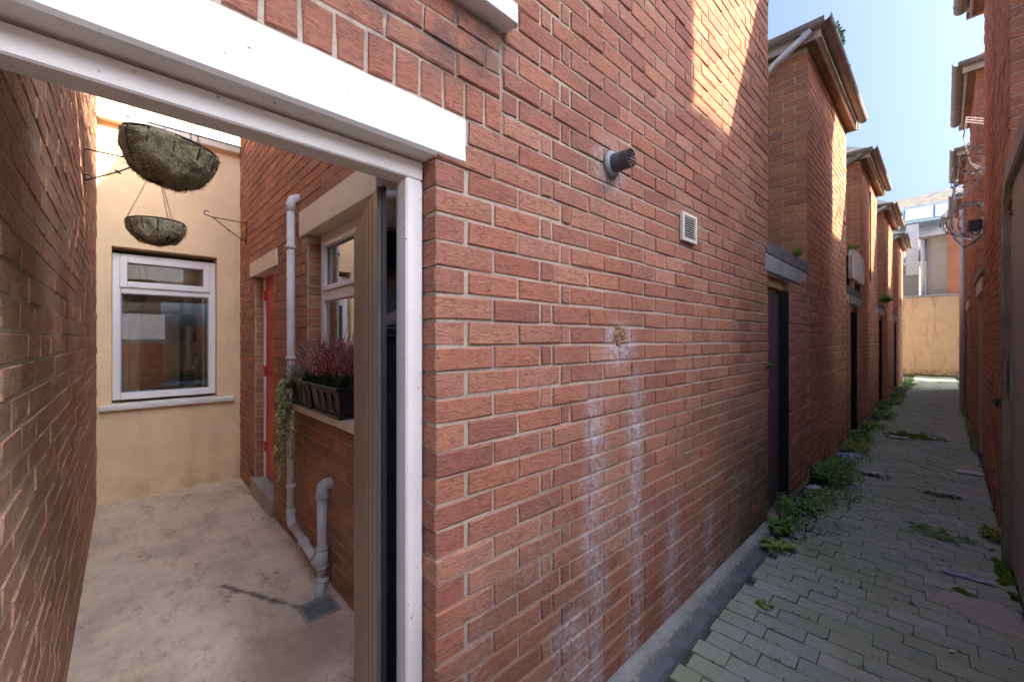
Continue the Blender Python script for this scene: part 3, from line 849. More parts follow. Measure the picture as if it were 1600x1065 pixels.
# leaf: from the hinge edge near the post to its free edge in the yard
h0 = Vector((-.149, .530, 0)); h1 = Vector((-.715, .695, 0)); dv = (h1-h0).normalized(); nv = Vector((dv.y, -dv.x, 0))
if nv.y > 0: nv = -nv
Lg = (h1-h0).length; nb = 7; bw = Lg/nb; ang = math.atan2(dv.y, dv.x)
for i in range(nb):
    m = MB(); a = i*bw
    prof = [(a+.001, -.012), (a+.001, -.0045), (a+.004, .0), (a+bw-.004, 0), (a+bw-.001, -.0045), (a+bw-.001, -.012)]
    vs = []; n = len(prof)
    for z in (.035, 1.945):
        for (s_, d_) in prof: q = h0+dv*s_+nv*(d_); vs.append((q.x, q.y, z))
    fs = [(i2, (i2+1) % n, n+(i2+1) % n, n+i2) for i2 in range(n)]+[tuple(range(n)), tuple(range(n, 2*n))]
    m.add(vs, fs); bo = m.build('board', 'gate_board', gate); bo.data.materials.append(MAT['groove_shade'])
    for k_ in (0, 1, 3, 4): bo.data.polygons[k_].material_index = 1  # joint faces coloured dark so the grooves read as shaded
def leaf_box(s0, s1, d0, d1, z0, z1, nm, mt):
    m = MB(); vs = []
    for z in (z0, z1):
        for (s_, d_) in ((s0, d0), (s1, d0), (s1, d1), (s0, d1)): q = h0+dv*s_+nv*d_; vs.append((q.x, q.y, z))
    m.add(vs, [(0,1,2,3),(4,5,6,7),(0,1,5,4),(1,2,6,5),(2,3,7,6),(3,0,4,7)]); return m.build(nm, mt, gate)
leaf_box(-.003, .045, -.026, -.0125, .03, 1.947, 'stile', 'gate_edge')
leaf_box(Lg-.09, Lg, -.026, -.0125, .03, 1.947, 'stile', 'gate_edge')
for z in (.15, .95, 1.75): leaf_box(.046, Lg-.091, -.026, -.0125, z, z+.12, 'rail', 'gate_edge')
leaf_box(.0455, Lg-.0905, -.0125, -.0118, .05, 1.93, 'shade_backing', 'gate_edge')  # dark sheet put in to shade the gaps between boards

# ================================================================== YARD
side = thing('yard_side_wall', 'tall shaded brown brick wall on the left of the yard', 'wall', (-2.3, YL, 0))
MB().box(XB, -.24, YL-.21, YL-.003, 0, 3.70).build('wall', 'mortar_side', side)
lay(courses('y+', YL, XB, -.24, .0, 3.70, zbase=.02), 'brick_side', side, 300)
MB().cbox(XB, -.1, YL-.26, YL+.03, 3.701, 3.76, .01).build('coping', 'stone_grey', side)

house = thing('rear_house', 'cream painted house wall with white window at the back of the yard', 'house', (XB, .4, 0))
c = MB()
HW = (-.085, .712, .90, 2.372)
hx0 = XB-.28
c.box(hx0, XB, -6, HW[0], 0, 3.5); c.box(hx0, XB, HW[1], 24, 0, 3.5); c.box(hx0, XB, HW[0], HW[1], 0, HW[2]); c.box(hx0, XB, HW[0], HW[1], HW[3], 3.5); c.box(-8.5, -8.25, -6, 24, 2.7, 6.0)
c.build('wall', 'cream', house)
MB().cbox(XB-.01, XB+.075, -.178, .905, 3.50, 3.56, .006).build('ledge', 'cream_paint', house)
rf = MB(); rf.add([(XB+.02, -6, 3.565), (XB+.02, 24, 3.565), (-8.26, 24, 4.6), (-8.26, -6, 4.6), (XB+.02, -6, 3.60), (XB+.02, 24, 3.60), (-8.26, 24, 4.64), (-8.26, -6, 4.64)], [(0,1,2,3),(4,7,6,5),(0,4,5,1)]); rf.add([(-8.0, -6, 6.0), (-8.0, 24, 6.0), (-10.4, 24, 7.4), (-10.4, -6, 7.4), (-12.8, -6, 6.0), (-12.8, 24, 6.0)], [(0,1,2,3),(3,2,5,4)]); rf.build('roof', 'slate', house)
c = MB(); c.box(-12, -11.8, -6, 24, 3.2, 5.9); c.box(hx0-7, hx0, -6.2, -6, 0, 5.9); c.build('outer_wall', 'cream', house)
wn_ = MB(); wx = XB-.10
fy0, fy1, fz0, fz1 = HW[0]+.002, HW[1]-.002, HW[2]+.03, HW[3]-.05
tz = 1.975
for b in ((fy0, fy0+.058, fz0, fz1), (fy1-.058, fy1, fz0, fz1), (fy0+.058, fy1-.058, fz0, fz0+.065), (fy0+.058, fy1-.058, fz1-.05, fz1), (fy0+.058, fy1-.058, tz-.03, tz+.03)):
    wn_.cbox(wx-.06, wx, b[0], b[1], b[2], b[3], .006)
w = wn_.build('window', 'upvc', house)
s = MB()
for b in ((fy0+.05, fy0+.105, tz+.025, fz1-.03), (fy1-.105, fy1-.05, tz+.025, fz1-.03), (fy0+.105, fy1-.105, tz+.025, tz+.085), (fy0+.105, fy1-.105, fz1-.085, fz1-.03)):
    s.cbox(wx-.01, wx+.022, b[0], b[1], b[2], b[3], .006)
s.build('sash', 'upvc', w)
MB().box(wx-.035, wx-.029, fy0+.058, fy1-.058, fz0+.065, tz-.03).build('pane', 'glass', w)
MB().box(wx-.035, wx-.029, fy0+.10, fy1-.10, tz+.07, fz1-.07).build('pane', 'glass', w)
bd = MB()
for b in ((fy0+.058, fy0+.068, fz0+.065, tz-.03), (fy1-.068, fy1-.058, fz0+.065, tz-.03), (fy0+.068, fy1-.068, tz-.04, tz-.03), (fy0+.068, fy1-.068, fz0+.065, fz0+.075)): bd.box(wx-.029, wx-.022, *b)
bd.build('glazing_bead', 'cabinet', w)
MB().cbox(XB-.12, XB+.060, -.165, .862, .852, .902, .008).build('window_sill', 'white_lintel', house)
# the room behind the glass
rm = MB(); x1 = hx0-.001; x0 = -8.2
rm.box(x0, x1, -2.0, -1.95, 0, 2.6); rm.box(x0, x1, 2.6, 2.65, 0, 2.6); rm.box(x0, x1, -2, 2.65, 2.55, 2.6)
rm.box(x0-.05, x0, -2, .45, 0, 2.6); rm.box(x0-.05, x0, .45, 2.65, 0, .9); rm.box(x0-.05, x0, .45, 2.65, 2.15, 2.6); rm.box(x0-.05, x0, 2.2, 2.65, .9, 2.15)  # far opening added to let daylight into the room
rm.build('room', 'dark_glass_wall', house)
bl = MB()
for i in range(5): bl.cbox(XB-.20, XB-.18, -.07, .70, 2.05+i*.055, 2.11+i*.055, .004)
tag(bl.build('window_blind', 'blind'), 'gathered gold fabric blind behind the top light of the cream house window', 'blind')
cu = MB()
pts = [(-.03+.028*i, XB-.30+.02*math.sin(i*2.2)) for i in range(6)]
cu.add([(x, y, z) for z in (.95, 2.0) for (y, x) in pts], [(i, i+1, 7+i, 6+i) for i in range(5)])
co = cu.build('curtain', 'cloth'); tag(co, 'pale curtain hanging inside the left of the cream house window', 'curtain')
co.modifiers.new('thick', 'SOLIDIFY').thickness = .006
ku = thing('kitchen_unit', 'sage kitchen unit with dark worktop inside the cream house window', 'cupboard', (-6.2, .6, 0))
MB().cbox(-6.4, -5.8, -.6, 2.2, 0, .88, .01).build('base_cupboard', 'cupboard', ku)
MB().cbox(-6.42, -5.77, -.62, 2.22, .881, .92, .005).build('worktop', 'worktop', ku)
hd = MB(); hd.prism([(.15, 1.45), (.75, 1.45), (.62, 1.62), (.30, 1.62)], 'x', -6.1, -5.7); tag(hd.build('cooker_hood', 'cabinet_steel'), 'steel cooker hood seen through the cream house window', 'hood')
gwl = MB(); gwl.box(-10.8, -10.6, -3, 5, 0, 1.78); tag(gwl.build('window_view_wall', 'end_cream'), 'cream wall added beyond the cream house as a pale window view', 'wall')  # added wall, stands for the bright part of the window view


pp = thing('potted_plant', 'small potted plant inside the cream house window at the right', 'plant', (-4.75, .50, .92))
MB().lathe([(0, .92), (.055, .92), (.07, 1.02), (.064, 1.02), (0, 1.01)], (-4.75, .50, 0), 14).build('pot', 'cream_paint', pp, True)
MB().box(-4.95, hx0-.002, -.2, .85, .90, .918).build('shelf', 'cupboard', pp)
lf_ = MB(); r2 = random.Random(66)
for i in range(240):
    d_ = Vector((r2.uniform(-1,1), r2.uniform(-1,1), r2.uniform(-.2,1))).normalized(); leafquad0 = Vector((-4.75, .50, 1.09))+d_*r2.uniform(.02, .075); q_ = d_.cross(Vector((0,0,1))).normalized()*.008
    lf_.add([leafquad0, leafquad0+d_*.015+q_, leafquad0+d_*.035, leafquad0+d_*.015-q_], [(0,1,2,3)])
lf_.build('leaves', 'weed', pp, kind='stuff')

# pipes
dp = thing('downpipe', 'slim pale plastic pipe rising beside the ivy on the yard wall', 'pipe', (-2.23, .87, 0))
px, py = -2.235, YR-.05
MB().tube([(px, py, .27), (px, py, 2.44)], .027, 14).build('pipe', 'pvc_white', dp, True)
MB().tube([(px, py, 2.42), (px, py, 2.475), (px, py+.012, 2.505), (px, py+.04, 2.52), (px, py+.07, 2.522)], .032, 14).build('elbow', 'pvc_white', dp, True)
MB().tube([(px, py, .30), (px, py, .25), (px+.03, py, .205), (px+.07, py, .19)], .032, 14).build('elbow', 'pvc_grey', dp, True)
MB().tube([(px+.06, py, .195), (-1.66, py-.005, .135)], .027, 14).build('branch', 'pvc_grey', dp, True)
for z in (.45, 1.36, 2.15): MB().tube([(px, py, z), (px, py, z+.025)], .034, 14).build('clip', 'pvc_white', dp, True)
MB().tube([(-1.95, py-.002, .165), (-1.93, py-.002, .163)], .035, 14).build('clip', 'pvc_grey', dp, True)
wp = thing('waste_pipe', 'grey bent waste pipe dropping from brick wall into the floor drain', 'pipe', (-1.60, .85, 0))
qx_, qy = -1.585, YR-.055
MB().tube([(qx_, YR+.02, .635), (qx_, qy+.02, .635), (qx_, qy+.004, .625), (qx_, qy, .60), (qx_, qy, .56)], .034, 14).build('elbow', 'pvc_grey', wp, True)
MB().tube([(qx_, qy, .57), (qx_, qy, .08)], .028, 14).build('pipe', 'pvc_grey', wp, True)
for z in (.555, .25, .14, .06): MB().tube([(qx_, qy, z), (qx_, qy, z+.018)], .037, 14).build('joint', 'pvc_grey', wp, True)
MB().tube([(qx_, qy, .26), (qx_, qy, .13)], .034, 14).build('tee', 'pvc_grey', wp, True)
MB().tube([(-1.70, py-.005, .14), (-1.64, py-.005, .15), (-1.60, qy, .20)], .033, 14).build('elbow', 'pvc_grey', wp, True)
MB().tube([(qx_, qy, .085), (qx_+.01, qy-.01, .045), (qx_+.05, qy-.03, .015), (qx_+.07, qy-.04, .004)], .029, 14).build('shoe', 'pvc_grey', wp, True)
dg = thing('drain_grate', 'square iron drain grate set in the yard floor under the waste pipe', 'drain', (-1.43, .78, 0))
gx0, gx1, gy0, gy1 = -1.515, -1.335, .70, .88
f = MB(); f.box(gx0, gx1, gy0, gy0+.014, .001, .010); f.box(gx0, gx1, gy1-.014, gy1, .001, .010); f.box(gx0, gx0+.014, gy0+.014, gy1-.014, .001, .010); f.box(gx1-.014, gx1, gy0+.014, gy1-.014, .001, .010)
f.build('frame', 'haunch', dg)
MB().box(gx0+.014, gx1-.014, gy0+.014, gy1-.014, .001, .0022).build('pit', 'black', dg)  # thin black sheet put in for the unlit drain shaft
for i in range(7):
    x = gx0+.022+i*.0205
    MB().cbox(x, x+.009, gy0+.014, gy1-.014, .0025, .009, .0015).build('bar', 'flue_ring', dg)

# things half hidden behind the gate leaf
sp_ = thing('soil_pipe', 'thick grey soil pipe with black hopper behind the gate leaf', 'pipe', (-.78, .80, 0))
MB().tube([(-.62, .83, 1.93), (-.62, .83, 4.3)], .075, 18).build('pipe', 'pvc_white', sp_, True)
MB().tube([(-.62, .83, 2.06), (-.62, .83, 2.10)], .086, 18).build('collar', 'pvc_grey', sp_, True)
MB().cbox(-.73, -.51, .73, .905, 1.785, 1.945, .02).build('hopper', 'plastic_black', sp_)
MB().tube([(-.62, .83, .9), (-.62, .83, 1.77)], .06, 14).build('lower_pipe', 'pvc_grey', sp_, True)
cb = thing('storage_cabinet', 'dark slate plastic storage cabinet tucked behind the gate leaf', 'cabinet', (-.62, .80, 0))
MB().cbox(-.64, -.30, .745, .905, 0, 1.50, .012).build('body', 'cabinet', cb)
MB().cbox(-.65, -.29, .735, .91, 1.512, 1.555, .01).build('rim', 'cabinet', cb)
MB().prism([(.74, 1.557), (.908, 1.557), (.908, 1.78)], 'x', -.64, -.30).build('lid', 'cabinet', cb)
MB().cbox(-.62, -.32, .735, .744, .98, 1.02, .003).build('ridge', 'cabinet', cb)
st = MB(); st.tube([(-.235, .665, .02), (-.238, .675, .5), (-.245, .690, 1.0)], [.010, .008, .006], 7); tag(st.build('rusty_rod', 'rust'), 'thin rusty rod leaning behind the gate leaf', 'rod')
hs = MB(); hs.tube([(-.22, .64, .22), (-.225, .65, .16), (-.215, .655, .09), (-.20, .65, .03), (-.17, .64, .012)], .010, 8); tag(hs.build('hose', 'hose', None, True), 'short grey green hose end on the ground behind the gate leaf', 'hose')

# hanging baskets and brackets
def bracket(loc, sgn, label, reach=.36):
    x, y, z = loc
    b = thing('basket_bracket', label, 'bracket', (x, y, z), 'iron basket brackets in the yard')
    MB().box(x-.009, x+.009, min(y, y+sgn*.005), max(y, y+sgn*.005), z-.02, z+.22).build('back_plate', 'iron', b)
    e = y+sgn*reach
    MB().tube([(x, y+sgn*.004, z+.20), (x, e-sgn*.05, z+.205), (x, e-sgn*.01, z+.215)], .0045, 6).build('arm', 'iron', b)
    hk = [(x, e-sgn*.01+sgn*.022*math.sin(t), z+.215+.022-.022*math.cos(t)) for t in [i*.5 for i in range(9)]]
    MB().tube(hk, .0045, 6).build('hook', 'iron', b)
    strut = [(x, y+sgn*.005, z+.0)]+[(x, y+sgn*(.01+.014*math.sin(t)+reach*.02), z+.012-.014*math.cos(t)) for t in (0, .8, 1.6, 2.4)]
    MB().tube([(x, y+sgn*.004, z+.005), (x, y+sgn*reach*.45, z+.10), (x, e-sgn*.06, z+.20)], .0045, 6).build('strut', 'iron', b)
    MB().lathe([(.0, -.02), (.008, -.008), (.008, .008), (0, .02)], (x, y+sgn*reach*.45, z+.10), 8, Quaternion((1,0,0), R(60))).build('knuckle', 'iron', b)
    sc = [(x, y+sgn*(.02+.016*math.cos(t)), z+.03+.016*math.sin(t)) for t in [i*.5 for i in range(11)]]
    MB().tube(sc, .0035, 6).build('scroll', 'iron', b)
    return (x, e, z+.215)
hk1 = bracket((-2.66, YL, 2.475), 1, 'iron bracket on the left brick wall holding the small basket', .34)
hk2 = bracket((-3.96, YR, 2.50), -1, 'empty iron bracket with hook on the extension wall near the red door', .34)
hk3 = bracket((-1.06, YL, 2.52), 1, 'iron bracket above the gateway holding the large basket', .34)
def basket(name, label, hook, c, rad, dep, tilt, seed, bulge):
    r2 = random.Random(seed); c = Vector(c)
    b = thing(name, label, 'basket', c-Vector((0,0,dep)), 'wire hanging baskets in the yard')
    q = Quaternion((0,1,0), tilt[1]) @ Quaternion((1,0,0), tilt[0])
    seg = 72; prof = []
    for i in range(25):
        t = i/24*math.pi/2
        prof.append((rad*math.cos(t)**.8*bulge if i else rad*bulge, -dep*math.sin(t)))
    m = MB(); m.lathe(prof+[(0.001, -dep)], (0,0,0), seg); m.lathe([(rad*bulge, 0), (rad*.93, .012), (rad*.86, -.01), (rad*.75, -dep*.35), (.001, -dep*.5)], (0,0,0), seg)
    from mathutils import noise as mn
    vs = []
    for v in m.v:
        v = Vector(v); d = v.normalized() if v.length > .001 else Vector((0,0,-1))
        k = mn.noise(v*14+Vector((seed*3.3,0,0)))*.018+mn.noise(v*36)*.008+.004
        vs.append(tuple(c+q @ (v+d*k)))
    m.v = vs
    m.build('liner', 'liner', b, True)
    fb = MB()
    for i in range(1500):
        p = Vector(r2.choice(vs)); d = (p-c).normalized(); tdir = d.cross(Vector((r2.uniform(-1,1), r2.uniform(-1,1), r2.uniform(-1,1)))).normalized(); L = r2.uniform(.012, .034); q_ = d*r2.uniform(.002, .012); w_ = d.cross(tdir).normalized()*.0009
        fb.add([p-w_, p+w_, p+tdir*L*.5+q_+w_, p+tdir*L*.5+q_-w_, p+tdir*L+Vector((0,0,-.006))], [(0,1,2,3),(3,2,4)])
    fb.build('fibres', 'straw', b, kind='stuff')
    R2 = rad*bulge*1.0
    rim = [c+q @ Vector((R2*math.cos(2*math.pi*k/40), R2*math.sin(2*math.pi*k/40), .012)) for k in range(40)]
    MB().tube(rim, .004, 6, closed=True).build('rim', 'iron', b)
    for rr, zz in ((.80, -.55), (.45, -.88)):
        MB().tube([c+q @ Vector((R2*rr*1.03*math.cos(2*math.pi*k/32), R2*rr*1.03*math.sin(2*math.pi*k/32), dep*zz*1.03)) for k in range(32)], .0028, 6, closed=True).build('hoop', 'iron', b)
    for k in range(12):
        a = 2*math.pi*k/12; pts = []
        for i in range(10):
            t = i/9*math.pi/2
            rr = R2*math.cos(t)**.8 if i else R2
            pts.append(c+q @ Vector(((rr+.006)*math.cos(a), (rr+.006)*math.sin(a), -(dep+.006)*math.sin(t)+.012*(1-i/9))))
        MB().tube(pts, .003, 5).build('rib', 'iron', b)
    hook = Vector(hook)
    for k in range(3):
        a = 2*math.pi*k/3+.5; p = c+q @ Vector((R2*math.cos(a), R2*math.sin(a), .012)); ch = MB()
        n = int((hook-p).length/.016)
        for i in range(n):
            u = p.lerp(hook, i/n); v2 = p.lerp(hook, (i+1.15)/n); off = Vector((.0022, 0, 0)) if i % 2 else Vector((0, .0022, 0))
            ch.tube([u-off, u.lerp(v2, .5)-off*1.6, v2-off], .0011, 4, False); ch.tube([u+off, u.lerp(v2, .5)+off*1.6, v2+off], .0011, 4, False)
        ch.build('chain', 'iron', b)
    return b
basket('hanging_basket', 'small wire basket with coir liner hung on chains before the cream wall', hk1, (-2.60, .155, 2.262), .147, .125, (.03, -.02), 4, 1.0)
basket('hanging_basket', 'large tilted wire basket with shaggy coir liner under the gateway head', hk3, (-1.08, .135, 2.245), .143, .145, (-.14, .10), 9, 1.0)

# planters on the yard window sill
def planter(x0, x1, label):
    p = thing('window_planter', label, 'planter', ((x0+x1)/2, YR-.02, 1.072), 'black trough planters on the yard window sill')
    yc = YR-.02; zb, zt = 1.088, 1.238
    m = MB(); h0, h1 = .055, .078; e = .02
    def ring(x0, x1, w, z): return [(x0, yc-w, z), (x1, yc-w, z), (x1, yc+w, z), (x0, yc+w, z)]
    vs = ring(x0+e, x1-e, h0, zb)+ring(x0, x1, h1, zt)+ring(x0+.012, x1-.012, h1-.012, zt)+ring(x0+.014, x1-.014, h1-.014, zt-.03)
    fs = [(0,3,2,1)]
    for a in (0, 4, 8):
        for i in range(4): k = (i+1) % 4; fs.append((a+i, a+k, a+4+k, a+4+i))
    m.add(vs, fs); m.build('trough', 'plastic_black', p)
    r = MB(); r.cbox(x0-.008, x1+.008, yc-h1-.010, yc-h1+.004, zt-.012, zt+.006, .003); r.cbox(x0-.008, x1+.008, yc+h1-.004, yc+h1+.01, zt-.012, zt+.006, .003)
    r.cbox(x0-.008, x0+.006, yc-h1+.004, yc+h1-.004, zt-.012, zt+.006, .003); r.cbox(x1-.006, x1+.008, yc-h1+.004, yc+h1-.004, zt-.012, zt+.006, .003)
    r.build('rim', 'plastic_black', p)
    MB().box(x0+.02, x1-.02, yc-h1+.018, yc+h1-.018, zt-.032, zt-.025).build('soil', 'soil', p)
    MB().cbox(x0+.005, x1-.005, yc-.072, yc+.072, 1.073, 1.087, .004).build('saucer', 'plastic_black', p)
    for i in range(3):
        xx = x0+(x1-x0)*(.25+.25*i)
        vs = []
        for (z, w) in ((zb+.02, h0+.005), (zt-.03, h1-.003)):
            for dx in (-.012, .012): vs.append((xx+dx, yc-w-.004, z))
        MB().add(vs+[(a, b+.008, c) for a, b, c in vs], [(0,1,3,2),(4,6,7,5),(0,4,5,1),(2,3,7,6),(0,2,6,4),(1,5,7,3)]).build('ridge', 'plastic_black', p)
planter(-2.08, -1.69, 'black ribbed planter trough beside the downpipe on the sill')
planter(-1.66, -1.22, 'black ribbed planter trough against the gate leaf on the sill')
def leafquad(m, p, d, n, L, W):
    s_ = d.cross(n).normalized(); t = p+d*L
    mid = p+d*L*.5+n*L*.06
    m.add([p, mid+s_*W, t, mid-s_*W], [(0,1,2),(0,2,3)])
def heather(name, label, c, rx, ry, h, n, flower, seed):
    r2 = random.Random(seed); c = Vector(c)
    t = thing(name, label, 'plant', c)
    fl = MB(); gr = MB()
    for i in range(n):
        a = r2.uniform(0, 6.283); k = math.sqrt(r2.random())
        b = c+Vector((math.cos(a)*rx*k*.6, math.sin(a)*ry*k*.5, 0)); lean = Vector((math.cos(a)*rx*k*.7, math.sin(a)*ry*k*.9, 0))
        hh = h*r2.uniform(.65, 1.05); top = b+lean+Vector((0,0,hh)); mid = b.lerp(top, .5)-lean*.12
        gr.tube([b, mid, top], .0016, 4, False)
        for j in range(34):
            s_ = j/33; p = b.lerp(mid, s_*2) if s_ < .5 else mid.lerp(top, s_*2-1)
            an = r2.uniform(0, 6.283); dd = Vector((math.cos(an), math.sin(an), r2.uniform(.1, .9))).normalized()
            if s_ < .36: leafquad(gr, p, dd, Vector((0,0,1)), r2.uniform(.012, .022), .0025)
            else: leafquad(fl, p, dd, Vector((0,0,1)), r2.uniform(.010, .019)*(1.15-.4*s_), .0062)
    gr.build('foliage', 'heather_green', t, kind='stuff'); fl.build('flower', flower, t, kind='stuff')
heather('heather_plant', 'silvery green heather at the left end of the sill planters', (-2.01, YR-.02, 1.21), .10, .09, .13, 46, 'heather_white', 1)
heather('heather_plant', 'mauve pink heather in the planter beside the downpipe', (-1.82, YR-.02, 1.21), .13, .09, .25, 50, 'heather_mauve', 2)
heather('heather_plant', 'tall deep pink heather in the planter against the gate leaf', (-1.52, YR-.02, 1.21), .15, .10, .31, 85, 'heather_pink', 3)
heather('heather_plant', 'deep pink heather partly hidden by the gate leaf', (-1.32, YR-.02, 1.21), .12, .09, .30, 55, 'heather_pink', 5)
def ivy_leaf(m, p, d, n, s):
    q = d.cross(n).normalized(); n = q.cross(d).normalized()
    P = lambda a, b, c=0: p+d*(a*s)+q*(b*s)+n*(c*s)
    m.add([P(0,0), P(.15,.5,-.08), P(.45,.32,.02), P(1.05,0,-.12), P(.45,-.32,.02), P(.15,-.5,-.08), P(.4,0,.10)], [(0,1,6),(1,2,6),(2,3,6),(3,4,6),(4,5,6),(5,0,6)])
iv = thing('trailing_ivy', 'variegated ivy trailing down the pale pipe from the window sill', 'plant', (-2.15, YR-.09, 1.2))
il = MB(); is_ = MB(); r2 = random.Random(21)
for s in range(15):
    p = Vector((-2.06+r2.uniform(-.06, .05), YR-.06+r2.uniform(-.03, .03), 1.235)); pts = [p.copy()]
    Ls = r2.uniform(.35, .80) if s > 2 else .86; drift = r2.uniform(-.16, -.06) if s < 11 else r2.uniform(-.02, .12); n = int(Ls/.03)
    for i in range(n):
        t = i/n
        p = p+Vector((drift/n+r2.uniform(-.010, .010)+(-.012 if i < 4 else 0), r2.uniform(-.008, .008)-(.010 if i < 5 else 0), -.028 if i > 1 else .01)); p.y = min(p.y, YR-.03); p.y = max(p.y, YR-.16); pts.append(p.copy())
        for k in range(2):
            a = r2.uniform(-1.4, 1.4); d = Vector((math.sin(a), -.55*abs(math.cos(a)), r2.uniform(-1.0, -.1))).normalized()
            ivy_leaf(il, p, d, Vector((r2.uniform(-.3,.3), -1, r2.uniform(.2,.9))).normalized(), r2.uniform(.024, .046)*(1.12-.35*t))
    is_.tube(pts, .0018, 4, False)
il.build('leaves', 'ivy', iv, kind='stuff'); is_.build('stems', 'soffit', iv, kind='stuff')

# ================================================================== THE LEFT ROW ALONG THE ALLEY
rowlab = ['brick rear extension in sun just past the first dark gate', 'brick rear extension behind the rounded cream board', 'brick rear extension third along past the main wall', 'farthest brick rear extension on the left of the alley']
row = []
for i in range(4):
    y0 = 5.15+PER*i; y1 = y0+2.45
    b = thing('brick_extension', rowlab[i], 'building', (0, (y0+y1)/2, 0), 'rear extensions along the left of the alley')
    MB().box(XB, -.006, y0+.006, y1-.006, 0, EAVE).build('wall', 'mortar', b)
    zb = .0575-.06
    s1 = courses('x+', 0, y0, y1, .0, EAVE, zbase=zb, lo=0, hi=0)
    s2 = courses('y-', y0, -2.4145, 0, 1.9, EAVE, zbase=zb, hi=1, shift=.10975)
    lay(s1+s2, 'brick_row', b, 300 if i == 0 else 120 if i == 1 else 0, limit_ok=lambda p: p.x > -1.25)
    roof_on(b, XB, 0, y0, y1, EAVE, 1)
    MB().tube([(.06, y0-.165, EAVE+.03), (-.25, y0-.12, EAVE-.12), (-.42, y0-.06, EAVE-.22), (-.42, y0-.05, 2.4)], .034, 10).build('downpipe', ['pvc_white', 'gutter', 'pvc_grey', 'pvc_white'][i], b, True)
    if i in (1, 3): MB().tube([(.012, y0+1.2, 2.6), (.012, y0+1.2, 4.3)], .012, 6).build('cable', 'flue', b)
    row.append(b)

def plank_gate(name, label, x, y0, y1, z1, mat, cat='gate', n=5, face=1):
    g = thing(name, label, cat, (x, (y0+y1)/2, 0), 'alley gates')
    w = (y1-y0)/n
    for i in range(n):
        MB().cbox(x-.03, x+random.uniform(-.002, .002), y0+i*w+.002, y0+(i+1)*w-.002, .02, z1, .004).build('board', mat, g)
    return g
gl = [('dark stained plank gate beside the end of the main brick wall', 'gate_brown'), ('dark plank gate under the rounded cream board', 'gate_brown'), ('narrow brown gate with a pale lintel stub above', 'gate_brown'), ('farthest plank gate on the left of the alley', 'gate_brown')]
wl = ['brick yard wall with grey stone lintel over the first dark gate', 'brick yard wall carrying the rounded cream board', 'brick yard wall with a fern above its narrow gate', 'farthest brick yard wall on the left of the alley']
for i in range(4):
    y0 = B1E+PER*i if i else B1E; y1 = 5.15+PER*i
    if i: y0 = 5.15+PER*(i-1)+2.45
    go0, go1 = (y0+.006, y0+.66) if i == 0 else (y0+.40, y0+1.10)
    wz = 2.19
    w = thing('yard_wall', wl[i], 'wall', (0, (y0+y1)/2, 0), 'yard walls along the left of the alley')
    c = MB(); c.box(-.215, -.006, go1+.006, y1, 0, wz)
    if go0-y0 > .05: c.box(-.215, -.006, y0, go0-.006, 0, wz)
    c.box(-.215, -.006, go0-.005, go1+.005, 2.03, wz)
    c.build('wall', 'mortar', w)
    ss = courses('x+', 0, go1, y1, 0, wz-.02, zbase=-.0025, lo=0, holes=[(y0, go1+.36, 2.04, 2.3)])
    for n in range(27):
        if n % 2: ss.append((.10, .065, .1, 'y-', Vector((-.053, go1, -.0025+n*.075+.0375))))
    if go0-y0 > .05: ss += courses('x+', 0, y0, go0, 0, wz-.02, zbase=-.0025, hi=0, holes=[(go0-.1, go1+.36, 2.04, 2.3)])
    lay(ss, 'brick_row', w, 120 if i == 0 else 60 if i == 1 else 0)
    MB().cbox(-.225, .012, go0-.09 if i == 0 else go0-.10, go1+.36, 2.042, 2.188, .01, .003).build('lintel', 'stone_grey', w)
    k = y0 + (0 if i else -.07)
    while k < y1-.02:                                       # brick on edge coping
        MB().cbox(-.225, .008, k+.004, k+.071, 2.193, 2.296, .006, .002).build('coping_brick', 'coping_dark', w); k += .075
    g = plank_gate('plank_gate', gl[i][0], -.08, go0+.03, go1-.034, 1.93, gl[i][1])
    MB().cbox(-.12, -.045, go0+.002, go1-.034, 1.955, 2.036, .004).build('frame_head', 'post_orange', g)
    MB().cbox(-.12, -.05, go0+.002, go0+.029, 0, 1.954, .003).build('frame_post', 'gate_brown', g)
    MB().cbox(-.14, -.006, go1-.030, go1-.003, 0, 1.95, .003).build('frame_post', 'gate_edge', g)  # near-black post put over the reveal for its shadow side
    if i == 1:
        for z in (1.45, 1.2, .95): MB().cbox(-.078, -.065, go0+.05, go0+.13, z, z+.06, .004).build('lock', 'steel', g)

# rounded board over the second gate
bdY0, bdY1 = 7.64, 8.95
pl = []
for t in range(7): a = math.pi/2+t/6*math.pi/2; pl.append((bdY0+.22+.22*math.cos(a), 2.68+.16*math.sin(a)))
pl = [(bdY0, 2.40)]+pl[::-1]
q = []
for t in range(7): a = t/6*math.pi/2; q.append((bdY1-.22+.22*math.cos(a), 2.68+.16*math.sin(a)))
poly = [(bdY0, 2.40)]+[(bdY0+.22-.22*math.cos(a), 2.68+.16*math.sin(a)) for a in [t/6*math.pi/2 for t in range(7)]]+[(bdY1-.22+.22*math.cos(a), 2.68+.16*math.sin(a)) for a in [math.pi/2-t/6*math.pi/2 for t in range(7)]]+[(bdY1, 2.40)]
rb = thing('security_board', 'rounded weathered cream board bolted above the second dark gate', 'board', (0, 8.3, 2.4))
MB().prism(poly, 'x', .015, .06).build('sheet', 'fascia', rb)
for yy in (bdY0+.12, bdY1-.15): MB().cbox(-.05, .014, yy, yy+.05, 2.30, 2.75, .004).build('strut', 'iron', rb)

